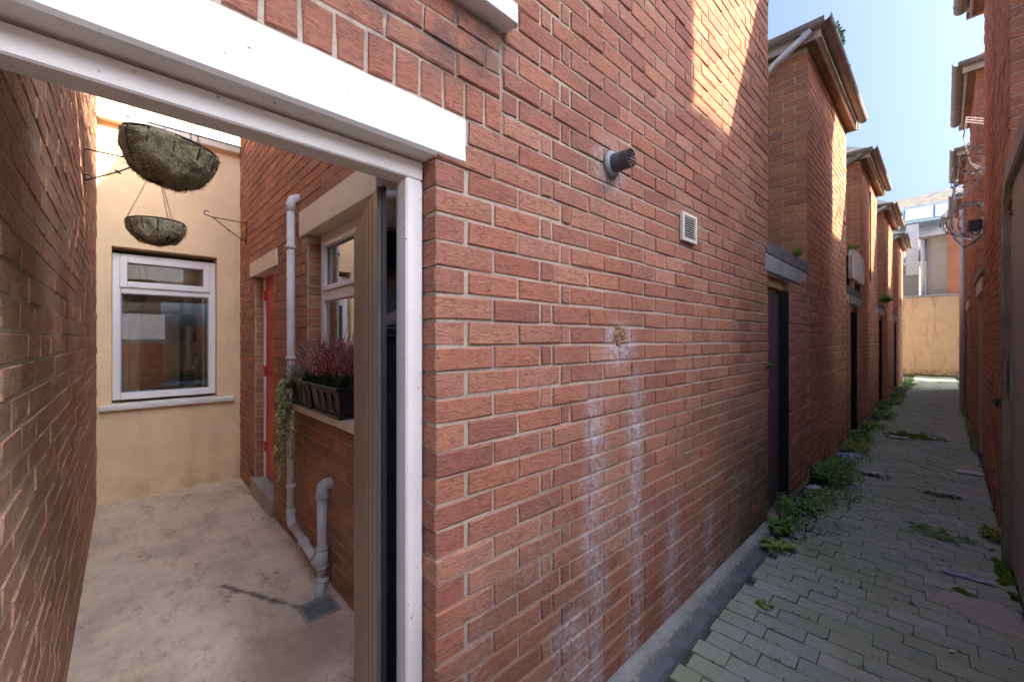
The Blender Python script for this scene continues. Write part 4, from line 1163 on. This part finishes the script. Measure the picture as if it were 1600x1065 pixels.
# ================================================================== THE RIGHT SIDE
EVR = 5.25
rl = [('brick rear extension with wire coils at its far corner right of the alley', 4.36, 7.02), ('second brick rear extension on the right behind the wire coils', 8.6, 10.7), ('third brick rear extension on the right of the alley', 12.3, 14.5), ('farthest brick rear extension on the right of the alley', 16.1, 18.4)]
for i, (lb, y0, y1) in enumerate(rl):
    b = thing('brick_extension', lb, 'building', (XR, (y0+y1)/2, 0), 'rear extensions along the right of the alley')
    MB().box(XR+.006, 5.5, y0+.006, y1-.006, 0, EVR).build('wall', 'mortar', b)
    s = courses('x-', XR, y0, y1, 0, EVR, zbase=.0, lo=0, hi=0)
    s += courses('y-', y0, XR, 2.6, 0, EVR, zbase=0, lo=1)
    lay(s, 'brick_right', b, 300 if i == 0 else 100 if i == 1 else 0, minpx=14)
    roof_on(b, XR, 5.5, y0, y1, EVR, -1)
oh = thing('light_shaping_house', 'unseen tall block added opposite the gateway to stop the sun', 'house', (11, -1, 0))  # unseen block, sized to keep direct sun off the gateway and main wall
MB().box(7.0, 9.4, 2.3, 5.01, 0, 9.6).build('wall', 'bounce_render', oh)
MB().add([(6.9,2.3,9.6),(6.9,5.01,9.6),(8.2,5.01,10.4),(8.2,2.3,10.4),(9.5,5.01,9.6),(9.5,2.3,9.6)], [(0,1,2,3),(3,2,4,5)]).build('roof', 'slate', oh)
oh = thing('light_shaping_house', 'unseen row behind the right hand extensions, height set for the sun edge', 'house', (11, 14, 0))  # unseen row, its height sets the lower edge of the sun patches
MB().box(7.0, 12, 5.02, 24, 0, 8.1).build('wall', 'bounce_render', oh)
MB().add([(6.9,5.02,8.1),(6.9,24,8.1),(9.5,24,9.2),(9.5,5.02,9.2),(12.1,24,8.1),(12.1,5.02,8.1)], [(0,1,2,3),(3,2,4,5)]).build('roof', 'slate', oh)
oh = thing('light_shaping_house', 'unseen house across the yards behind the camera, kept low for the sun', 'house', (9, -4, 0))  # unseen house, kept low so sun and sky reach behind the camera
MB().box(7.0, 12, -12, 2.29, 0, 4.4).build('wall', 'bounce_render', oh)
MB().add([(6.9,-12,4.4),(6.9,2.29,4.4),(9.5,2.29,5.4),(9.5,-12,5.4),(12.1,2.29,4.4),(12.1,-12,4.4)], [(0,1,2,3),(3,2,4,5)]).build('roof', 'slate', oh)
lw = thing('yard_wall', 'unseen brick yard wall opposite the gateway, kept low for skylight', 'wall', (XR+.1, 0, 0))  # unseen wall, kept low so skylight reaches the main wall
MB().box(XR+.006, XR+.215, -4, 2.69, 0, 1.45).build('wall', 'mortar', lw)
lay(courses('x-', XR, -4, 2.69, 0, 1.45, zbase=0), 'brick_right', lw, 0)
MB().cbox(XR-.02, XR+.23, -4, 2.69, 1.452, 1.52, .01).build('coping', 'stone_grey', lw)
# gate walls on the right
def rwall(y0, y1, g0, g1, label, glabel, h=2.25, gmat='old_wood'):
    w = thing('yard_wall', label, 'wall', (XR, (y0+y1)/2, 0), 'yard walls along the right of the alley')
    c = MB()
    if g0-y0 > .02: c.box(XR+.006, XR+.215, y0, g0, 0, h)
    if y1-g1 > .02: c.box(XR+.006, XR+.215, g1, y1, 0, h)
    c.box(XR+.006, XR+.215, g0, g1, 2.08, h); c.build('wall', 'mortar', w)
    s = []
    if g0-y0 > .05: s += courses('x-', XR, y0, g0, 0, h, zbase=0)
    if y1-g1 > .05: s += courses('x-', XR, g1, y1, 0, h, zbase=0)
    lay(s, 'brick_right', w, 60, minpx=12)
    MB().cbox(XR-.015, XR+.22, g0-.12, g1+.12, 2.06, 2.24, .01).build('lintel', 'fascia', w)
    MB().cbox(XR-.03, XR+.24, y0, y1, h, h+.07, .01).build('coping', 'stone_grey', w)
    if glabel:
        g = plank_gate('plank_gate', glabel, XR+.12, g0, g1, 2.0, gmat)
        MB().cbox(XR+.05, XR+.10, g0, g0+.06, 0, 2.05, .004).build('frame_post', 'white_wood', g)
rwall(7.022, 8.6, 7.3, 8.2, 'brick yard wall with pale lintel below the wire coils', 'weathered gate on the right below the wire coils')
rwall(10.7, 12.3, 11.1, 11.9, 'brick yard wall after the second right extension', 'far weathered gate on the right of the alley')
rwall(14.5, 16.1, 14.9, 15.7, 'brick yard wall after the third right extension', 'farthest weathered gate on the right of the alley')
MB_ = MB().tube([(XR-.05, 12.6, 0), (XR-.05, 12.6, 4.2)], .042, 12); tag(MB_.build('downpipe', 'pvc_white', None, True), 'white pipe standing on the right wall near the alley end', 'pipe')
# arched timber gate at the right edge
tg = thing('arched_gate', 'silvered timber gate with rounded top at the right edge of the alley', 'gate', (XR, 3.6, 0))
ay0, ay1 = 2.75, 4.33
def arched(y0, y1, z1, rad): return [(y0, .0), (y1, .0), (y1, z1-rad)]+[(y1-rad+rad*math.cos(t), z1-rad+rad*math.sin(t)) for t in [k/8*math.pi/2 for k in range(1, 9)]]+[(y0, z1)]
arc = lambda cy, cz, r: [(cy+r*math.cos(t), cz+r*math.sin(t)) for t in [k/8*math.pi/2 for k in range(9)]]
post = MB().prism([(4.20, 0), (4.335, 0)]+arc(4.035, 2.32, .30)+arc(4.035, 2.32, .165)[::-1], 'x', XR-.038, XR+.09); post.build('frame_post', 'old_wood_green', tg)
MB().cbox(XR-.035, XR+.08, 2.72, 2.85, 0, 2.61, .01).build('frame_post', 'old_wood', tg)
MB().cbox(XR-.04, XR+.08, 2.851, 4.034, 2.486, 2.619, .01).build('frame_head', 'old_wood', tg)
for k in range(9):
    y0 = 2.855+k*.149
    MB().cbox(XR-.005, XR+.03, y0+.002, y0+.146, .04, 2.515, .004).build('board', 'old_wood', tg)
MB().tube([(XR-.03, 4.15, 1.36), (XR-.03, 4.15, 1.16)], .009, 8).build('handle', 'steel', tg)
MB().cbox(XR-.015, XR-.005, 4.11, 4.19, 1.10, 1.42, .003).build('lock_plate', 'steel', tg)
MB().tube([(XR-.008, 4.10, 2.3), (XR-.02, 4.12, 2.32), (XR-.02, 4.15, 2.36), (XR-.008, 4.16, 2.40)], .012, 8).build('hasp', 'rust', tg)
bw_ = thing('yard_wall', 'short brick wall closing behind the arched timber gate', 'wall', (XR+.2, 3.5, 0))
MB().box(XR+.10, XR+.25, 2.69, 4.36, 0, 2.5).build('wall', 'mortar_dark', bw_)
# box on the wall and wire
cbx = thing('wall_box', 'small dark security light box on the right brick corner', 'box', (XR-.1, 6.9, 2.77))
MB().cbox(XR-.13, XR-.02, 6.85, 6.97, 2.72, 2.84, .012).build('body', 'flue', cbx)
MB().cbox(XR-.02, XR, 6.88, 6.94, 2.74, 2.86, .004).build('mount', 'cable_white', cbx)
def coil(name, label, pts, rad, turns, r, mat, seed, barbs=True):
    r2 = random.Random(seed); m = MB(); P = [Vector(p) for p in pts]; path = []
    n = turns*22; nxt = lambda t: P[min(int(t*(len(P)-1)), len(P)-2)].lerp(P[min(int(t*(len(P)-1)), len(P)-2)+1], t*(len(P)-1)-min(int(t*(len(P)-1)), len(P)-2))
    for i in range(n+1):
        t = i/n; c = nxt(t); d = (nxt(min(1, t+.02))-nxt(max(0, t-.02))).normalized()
        a = d.cross(Vector((0,0,1))); a = a.normalized() if a.length > .1 else Vector((1,0,0)); b = a.cross(d)
        k = 2*math.pi*turns*t; rr = rad*(1+.12*math.sin(k*.37+seed))
        path.append(c+a*math.cos(k)*rr+b*math.sin(k)*rr)
    m.tube(path, r, 5)
    if barbs:
        for i in range(0, len(path)-1, 2):
            p = path[i]; d = (path[i+1]-p).normalized(); s_ = d.cross(Vector((r2.uniform(-1,1), r2.uniform(-1,1), r2.uniform(-1,1)))).normalized()*.014
            m.add([p-s_-d*.012, p-s_+d*.012, p+s_+d*.012, p+s_-d*.012, p+d*.002], [(0,1,4),(1,2,4),(2,3,4),(3,0,4)])
    return tag(m.build(name, mat), label, 'wire', 'barbed wire at the right corner')
coil('wire_coil', 'grey barbed wire coils bulging over the right yard wall', [(1.30, 7.15, 2.86), (1.20, 7.6, 2.98), (1.14, 8.3, 3.15)], .20, 8, .0042, 'steel', 2)
coil('wire_coil', 'dark barbed wire coil higher on the right brick corner', [(1.30, 7.1, 3.6), (1.19, 7.6, 3.66), (1.15, 8.3, 3.6)], .13, 6, .0042, 'steel', 5)
wc = MB()
for k in range(3): wc.tube([(1.29, 7.18, 3.98+.03*k), (1.16, 7.45, 4.15+.03*k), (1.14, 7.7, 4.05), (1.2, 7.65, 3.7), (1.28, 7.4, 3.55-.04*k), (1.29, 7.2, 3.6)], .007, 6)
tag(wc.build('cable_loop', 'cable_white'), 'loose white cable looped at the right corner above the wire coils', 'cable')
cn = MB(); cn.tube([(1.29, 7.06, 2.72), (1.22, 7.3, 2.66), (1.14, 7.7, 2.68), (1.07, 8.1, 2.86), (1.05, 8.3, 3.3), (1.08, 8.3, 3.7)], .014, 8)
tag(cn.build('flexible_conduit', 'steel', None, True), 'thick grey flexible conduit curving round the wire coils', 'conduit')

# ================================================================== THE END OF THE ALLEY
ew = thing('end_wall', 'stained ochre rendered wall closing the end of the alley', 'wall', (.5, 24.7, 0))
MB().box(-9, 10, 24.6, 24.85, -.05, 3.30).build('wall', 'end_cream', ew)
MB().cbox(-9, 10, 24.56, 24.9, 3.301, 3.40, .02).build('coping', 'stone_grey', ew)
fh = thing('far_house', 'grey rendered house with skylight roof beyond the end wall', 'house', (-.5, 28, 0))
MB().box(-6, .10, 27.6, 34, 0, 5.2).build('wall', 'grey_render', fh)
MB().add([(-6, 27.4, 5.2), (1.4, 27.4, 5.2), (3.2, 31.5, 9.5), (-6, 31.5, 9.1), (-6, 36, 5.2), (3.2, 36, 5.2)], [(0,1,2,3),(3,2,5,4)]).build('roof', 'far_roof', fh)
sk = MB()
RN = Vector((0, -4.1*.97, 4.1)).normalized()
def onroof(x, t): return Vector((x, 27.4+4.1*t, 5.2+3.95*t))
def slab(m, x0, x1, t0, t1, lift, th):
    vs = []
    n = Vector((0, -.69, .72))
    for l in (lift, lift+th):
        for (x, t) in ((x0, t0), (x1, t0), (x1, t1), (x0, t1)): vs.append(onroof(x, t)+n*l)
    m.add(vs, [(0,1,2,3),(4,5,6,7),(0,1,5,4),(1,2,6,5),(2,3,7,6),(3,0,4,7)])
slab(sk, -.55, 1.6, .50, .78, .02, .38); s_o = sk.build('skylight', 'cabinet', fh)
for (a, b) in ((-.45, .55), (.65, 1.5)):
    m = MB(); slab(m, a, b, .54, .74, .405, .012); m.build('pane', 'bluebit', s_o)
m = MB(); m.box(-.3, .12, 27.3, 27.38, 4.6, 7.0); m.build('flue_pipe', 'upvc', fh)
m = MB(); m.tube([(-6, 27.35, 5.15), (1.2, 27.35, 5.15)], .07, 8); m.build('gutter', 'upvc', fh)
gh = thing('far_outbuilding', 'grey rendered building with hipped slate roof beyond the end wall', 'building', (2, 26.5, 0))
MB().box(.42, 6, 25.6, 29, 0, 6.0).build('wall', 'grey_render', gh)
MB().add([(.25, 25.4, 6.0), (6, 25.4, 6.0), (6, 29, 6.0), (.25, 29, 6.0), (2.3, 27.2, 7.5), (6, 27.2, 7.5)], [(0,1,5,4),(0,4,3),(3,4,5,2),(1,2,5)]).build('roof', 'slate', gh)
m = MB(); m.tube([(.32, 25.5, 3.4), (.32, 25.5, 5.95)], .075, 10); tag(m.build('downpipe', 'pvc_white', None, True), 'white downpipe on the grey building beyond the end wall', 'pipe')
m = MB(); m.tube([(.2, 25.38, 5.98), (6, 25.38, 5.98)], .07, 8); m.build('gutter', 'gutter', gh)
ch_ = MB(); ch_.box(1.05, 1.45, 24.9, 25.3, 0, 6.9); ch_.lathe([(.1, 6.9), (.12, 7.0), (.1, 7.2)], (1.25, 25.1, 0), 10)
tag(ch_.build('chimney_stack', 'brick_row'), 'orange brick chimney stack beside the grey far building', 'chimney')

# ================================================================== WEEDS, MOSS, LITTER
def weed(name, label, loc, w, h, n, seed, mat='weed', group=None, leaf=.03, flat=.5, sy=1.0):
    r2 = random.Random(seed); c = Vector(loc); t = thing(name, label, 'plant', c, group)
    lf = MB(); stm = MB()
    for i in range(n):
        a = r2.uniform(0, 6.283); k = math.sqrt(r2.random())
        base = c+Vector((math.cos(a)*w*k*.55, math.sin(a)*w*sy*k*.55, 0))
        top = base+Vector((math.cos(a)*w*.45*k, math.sin(a)*w*sy*.45*k, h*r2.uniform(.35, 1.0)*(1.05-.5*k)))
        top.x = max(top.x, .02) if c.x < .6 else min(top.x, XR-.02)
        mid = base.lerp(top, .55)+Vector((0, 0, h*.12)); stm.tube([base, mid, top], .0017, 3, False)
        for j in range(r2.randint(8, 14)):
            s_ = r2.uniform(.2, 1); p = base.lerp(mid, s_/.55) if s_ < .55 else mid.lerp(top, (s_-.55)/.45)
            an = r2.uniform(0, 6.283); d = Vector((math.cos(an), math.sin(an), r2.uniform(-.3, .6)*flat*1.6)).normalized()
            L = leaf*r2.uniform(.35, .95); q = d.cross(Vector((0,0,1))).normalized(); nn = q.cross(d)
            P = lambda a2, b2, c2: p+d*(a2*L)+q*(b2*L)+nn*(c2*L)
            lf.add([P(0,0,0), P(.4,.30,.10), P(.75,.22,.06), P(1,0,-.1), P(.75,-.22,.06), P(.4,-.30,.10), P(.5,0,0)], [(0,1,6),(1,2,6),(2,3,6),(3,4,6),(4,5,6),(5,0,6)])
    lf.build('leaves', mat, t, kind='stuff'); stm.build('stems', mat, t, kind='stuff'); return t
def gp(px, py, z=0.0):                                   # a spot on the ground, read off the photograph
    u = (px-800)/640; v = (531-py)/640
    d = RT*u+FW+Vector((0,0,v)); k = (z-CAM.z)/d.z; return CAM+d*k
def grass(name, label, loc, w, h, n, seed, mat='weed_pale', group=None, sy=1.0):
    r2 = random.Random(seed); m = MB(); c = Vector(loc)
    for i in range(n):
        a = r2.uniform(0, 6.283); k = math.sqrt(r2.random()); b = c+Vector((math.cos(a)*w*k, math.sin(a)*w*sy*k, 0)); b.x = max(b.x, .015)
        an = r2.uniform(0, 6.283); L = h*r2.uniform(.5, 1.1); lean = Vector((math.cos(an), math.sin(an), 0))*L*r2.uniform(.15, .6)
        m1 = b+lean*.35+Vector((0,0,L*.6)); t_ = b+lean+Vector((0,0,L*r2.uniform(.55, .95))); q = lean.cross(Vector((0,0,1))).normalized()*.0026
        m.add([b-q, b+q, m1+q*.8, m1-q*.8, t_], [(0,1,2,3), (3,2,4)])
    return tag(m.build(name, mat), label, 'grass', group)
wlist = [
 ('low dandelion clump at the foot of the main wall by the first gate', .13, 3.42, .12, .07, 18, 'weed_pale', .06, .9),
 ('broad leafed weed at the end of the cement fillet', .09, 3.70, .12, .16, 26, 'weed', .055, 1),
 ('tall thin weed growing against the first dark gate', .02, 4.06, .09, .26, 22, 'weed', .042, 1),
 ('spreading weed bed just past the first dark gate', .14, 4.36, .16, .10, 50, 'weed', .040, 1.3),
 ('low weed patch between the first gate and bushy weed', .17, 4.80, .15, .09, 50, 'weed_pale', .036, 1.5),
 ('largest bushy green weed against the sunlit extension', .15, 5.45, .24, .27, 150, 'weed', .042, 1.3),
 ('weed mound with litter in it left of the alley', .13, 6.15, .17, .16, 60, 'weed', .045, 1.4),
 ('yellow green weed tuft before the second dark gate', .15, 7.15, .20, .17, 60, 'weed_pale', .045, 1.5),
 ('leafy weed clump at the second dark gate', .10, 8.0, .20, .22, 60, 'weed', .05, 1.5),
]
for i, (lb, x, y, w, h, n, mt, lf, sy) in enumerate(wlist):
    weed('weed', lb, (x, y, .0), w, h, n, 100+i, mt, 'weeds along the foot of the left wall', lf, .5, sy)
glist = [(.12, 3.95, .10, .16, 60), (.20, 4.55, .12, .12, 70), (.24, 5.05, .13, .10, 80), (.30, 5.7, .12, .12, 70), (.22, 6.6, .16, .14, 90), (.18, 7.6, .16, .18, 90)]
gdesc = ['beside the first dark gate', 'in the weed bed past the first gate', 'before the bushy weed', 'on the alley side of the bushy weed', 'beyond the weed mound', 'just before the second dark gate']
for i, (x, y, w, h, n) in enumerate(glist):
    grass('grass_tuft', 'thin grass tuft '+gdesc[i], (x, y, 0), w, h, n, 500+i, 'weed_pale' if i % 2 else 'weed', 'grass tufts along the left of the alley', 1.6)
fdesc = ['first', 'second', 'third', 'fourth', 'fifth', 'sixth', 'seventh', 'eighth', 'ninth']
for i in range(9):
    y = 9.2+i*1.35
    weed('weed', fdesc[i]+' weed clump past the second dark gate, counting away from the camera', (.12+.05*math.sin(i*2.1), y, 0), .22, .15+.05*(i % 3), 42, 140+i, 'weed_pale' if i % 3 == 0 else 'weed', 'weeds at the far left of the alley', .07, .5, 1.9)
weed('weed', 'bright green weed at the foot of the arched timber gate', (XR-.05, 4.75, 0), .08, .12, 40, 170, 'weed_pale', None, .045, .6, 1.6)
weed('weed', 'small dark weed sprouting from the right wall beside the arched gate', (XR-.03, 4.5, 1.02), .05, .10, 18, 171, 'weed_dark', None, .03)
rdesc = ['below the wire coils', 'at the near corner of the second right extension', 'along the second right extension', 'near the white pipe at the alley end']
for i, (y, x) in enumerate(((8.4, 1.25), (9.4, 1.25), (10.4, 1.25), (12.0, 1.24))):
    grass('grass_tuft', 'grassy weed at the right wall foot '+rdesc[i], (x, y, 0), .035, .26, 60, 180+i, 'weed_pale', 'grass along the far right wall', 8)
weed('weed', 'small fern rooted on the coping above the first dark gate', (.0, 4.62, 2.28), .06, .12, 34, 190, 'weed_pale', None, .035)
weed('weed', 'small fern on top of the rounded cream board', (.03, 7.85, 2.84), .14, .09, 40, 191, 'weed_pale', None, .04, .5, 2)
weed('weed', 'fern growing above the narrow brown gate', (.03, 12.4, 2.32), .16, .26, 60, 192, 'weed', None, .07)
weed('weed', 'weed tuft growing in the gutter of the sunlit extension', (.15, 5.75, 4.66), .07, .42, 46, 193, 'weed_dark', None, .05, .8, 2.5)
weed('weed', 'sparse young weed growing between paving bricks by the channel', (.28, 2.62, .0), .05, .03, 12, 194, 'weed_pale', None, .025)
weed('weed', 'pale sprawling weed on the paving near the arched gate', (.96, 4.55, .0), .20, .05, 40, 195, 'weed', None, .03)
weed('weed', 'thin ivy sprig on the wall beside the first dark gate', (.0, 3.74, 1.27), .03, .06, 10, 196, 'weed', None, .03)
for i, (x, y) in enumerate(((.36, 3.55), (.34, 3.9), (.42, 4.1))):
    m = MB(); r2 = random.Random(300+i)
    for k in range(16):
        a = r2.uniform(0, 6.28); L = r2.uniform(.06, .16); b = Vector((x+r2.uniform(-.04,.04), y+r2.uniform(-.05,.05), .003))
        m.tube([b, b+Vector((math.cos(a)*L*.5, math.sin(a)*L*.5, r2.uniform(.02,.07))), b+Vector((math.cos(a)*L, math.sin(a)*L, r2.uniform(.005,.09)))], .0012, 4)
    tag(m.build('dry_grass_tuft', 'straw'), ['wispy dry grass tuft nearest the camera beside the cement fillet end', 'wispy dry grass tuft opposite the first dark gate', 'wispy dry grass tuft farthest out on the paving by the first gate'][i], 'grass', 'dry grass tufts')
# moss
def moss(label, c, rx, ry, n, seed, h=.012):
    r2 = random.Random(seed); m = MB()
    from mathutils import noise as mn
    for i in range(n*2):
        a = r2.uniform(0, 6.283); k = r2.random()**.6*1.25; p = Vector((c[0]+math.cos(a)*rx*k, c[1]+math.sin(a)*ry*k, c[2]-.002))
        if mn.noise(Vector((p.x*9, p.y*9, seed)))+.45-k*.55 < .12: continue
        for j in range(3):
            an = r2.uniform(0, 6.283); d = Vector((math.cos(an)*.8, math.sin(an)*.8, 1)).normalized(); leafquad(m, p, d, Vector((0,0,1)), r2.uniform(.5, 1.2)*h, h*.32)
    o = m.build('moss', 'moss', kind='stuff'); tag(o, label, 'moss')
moss('bright moss cushion beside the spilt cement near the arched gate', (1.09, 3.60, .006), .15, .05, 900, 1)
moss('moss patch across the paving in mid alley', (.62, 8.9, .002), .33, .35, 1500, 2, .02)
moss('moss along the foot of the arched gate post', (XR-.05, 4.1, .0), .05, .35, 700, 3, .02)
moss('green growth along the foot of the end wall', (.5, 24.45, .0), .85, .12, 900, 4, .06)
m = MB(); r2 = random.Random(8)
for i in range(900):
    x = r2.uniform(.14, 1.27); y = .1+ROWP*r2.randint(14, 90)+ROWP/2-1.3+ (x-.6)*.035; y = -1.2+ROWP*r2.randint(25, 130)+ROWP/2+(x-.6)*.035
    for j in range(3):
        an = r2.uniform(0, 6.283); leafquad(m, Vector((x+r2.uniform(-.02,.02), y, -.006)), Vector((math.cos(an), math.sin(an)*.4, 1.1)).normalized(), Vector((0,0,1)), r2.uniform(.010, .022), .004)
tag(m.build('joint_moss', 'moss', kind='stuff'), 'fine green moss growing in the paving joints', 'moss')
# litter
def scrap(name, label, cat, c, w, l, rz, mat, seed, h=.012, group=None):
    r2 = random.Random(seed); m = MB(); nx, ny = 5, 4; vs = []; ca, sa = math.cos(rz), math.sin(rz)
    for lay_ in (0, .002):
        for i in range(nx+1):
            for j in range(ny+1):
                a = (i/nx-.5)*l*(1+r2.uniform(-.05,.05)); b = (j/ny-.5)*w*(1+r2.uniform(-.1,.1)); z = c[2]+.004+h*abs(math.sin(i*1.7+j*1.1+seed))*r2.uniform(.3, 1)+lay_
                vs.append((c[0]+a*ca-b*sa, c[1]+a*sa+b*ca, z))
    fs = []; N = (nx+1)*(ny+1)
    for o_ in (0, N):
        for i in range(nx):
            for j in range(ny): q = o_+i*(ny+1)+j; fs.append((q, q+1, q+ny+2, q+ny+1))
    m.add(vs, fs); return tag(m.build(name, mat), label, cat, group)
scrap('litter_sheet', 'crumpled pale blue plastic sheet on the paving near the arched gate', 'litter', (1.08, 3.86, .004), .07, .23, .06, 'bluebit', 1)
scrap('litter_sheet', 'flat white wrapper lying against the right wall', 'litter', (1.17, 6.9, .004), .16, .22, .1, 'paper', 2, .02)
scrap('litter_sheet', 'pale scrap caught in the bushy weed on the left', 'litter', (.24, 5.95, .16), .13, .2, .7, 'bluebit', 3, .07)
scrap('litter_sheet', 'white scrap lying at the weed mound left of the alley', 'litter', (.42, 6.05, .01), .08, .15, .3, 'paper', 4, .03)
scrap('litter_sheet', 'small white wrapper beside the weeds by the sunlit extension', 'litter', (.09, 4.86, .05), .08, .12, .9, 'paper', 5, .04)
scrap('litter_sheet', 'white paper lying before the second dark gate', 'litter', (.50, 8.6, .004), .09, .22, .1, 'paper', 6, .02)
scrap('litter_scrap', 'teal plastic strip in a paving joint at the right', 'litter', (.89, 2.74, .008), .008, .055, .1, 'teal', 7, .004)
for i, (x, y) in enumerate(((.52, 3.62), (.66, 3.46), (.60, 3.5), (.96, 3.95), (.93, 3.93), (.30, 3.2), (1.0, 2.88))):
    scrap('litter_scrap', ['white paper fleck on the paving nearest the dandelion clump', 'white paper fleck on the paving in mid alley left of two others', 'white paper fleck on the paving between its two neighbours in mid alley', 'white fleck just left of the pale blue sheet, nearer the wall', 'white fleck just left of the pale blue sheet, nearer the camera', 'white paper fleck on the paving beside the cement channel', 'white paper fleck on the paving below the cement patch'][i], 'litter', (x, y, .006), .016, .025, i*.7, 'paper', 20+i, .005, 'white flecks on the paving')
# dark leaf mulch heaps
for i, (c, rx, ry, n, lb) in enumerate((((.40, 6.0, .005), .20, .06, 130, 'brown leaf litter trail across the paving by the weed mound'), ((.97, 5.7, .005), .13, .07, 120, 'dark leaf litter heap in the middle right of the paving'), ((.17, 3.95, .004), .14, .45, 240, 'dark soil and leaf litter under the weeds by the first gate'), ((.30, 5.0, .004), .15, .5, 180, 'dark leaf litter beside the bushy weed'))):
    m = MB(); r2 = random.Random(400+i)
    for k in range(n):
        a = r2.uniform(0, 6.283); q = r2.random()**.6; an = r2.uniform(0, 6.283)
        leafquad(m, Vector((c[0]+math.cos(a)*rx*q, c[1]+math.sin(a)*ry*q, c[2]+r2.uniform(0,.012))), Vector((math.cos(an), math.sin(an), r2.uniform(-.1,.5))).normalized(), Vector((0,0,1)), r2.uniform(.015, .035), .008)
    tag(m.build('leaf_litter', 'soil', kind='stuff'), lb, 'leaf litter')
for p in (p for p in ()): pass
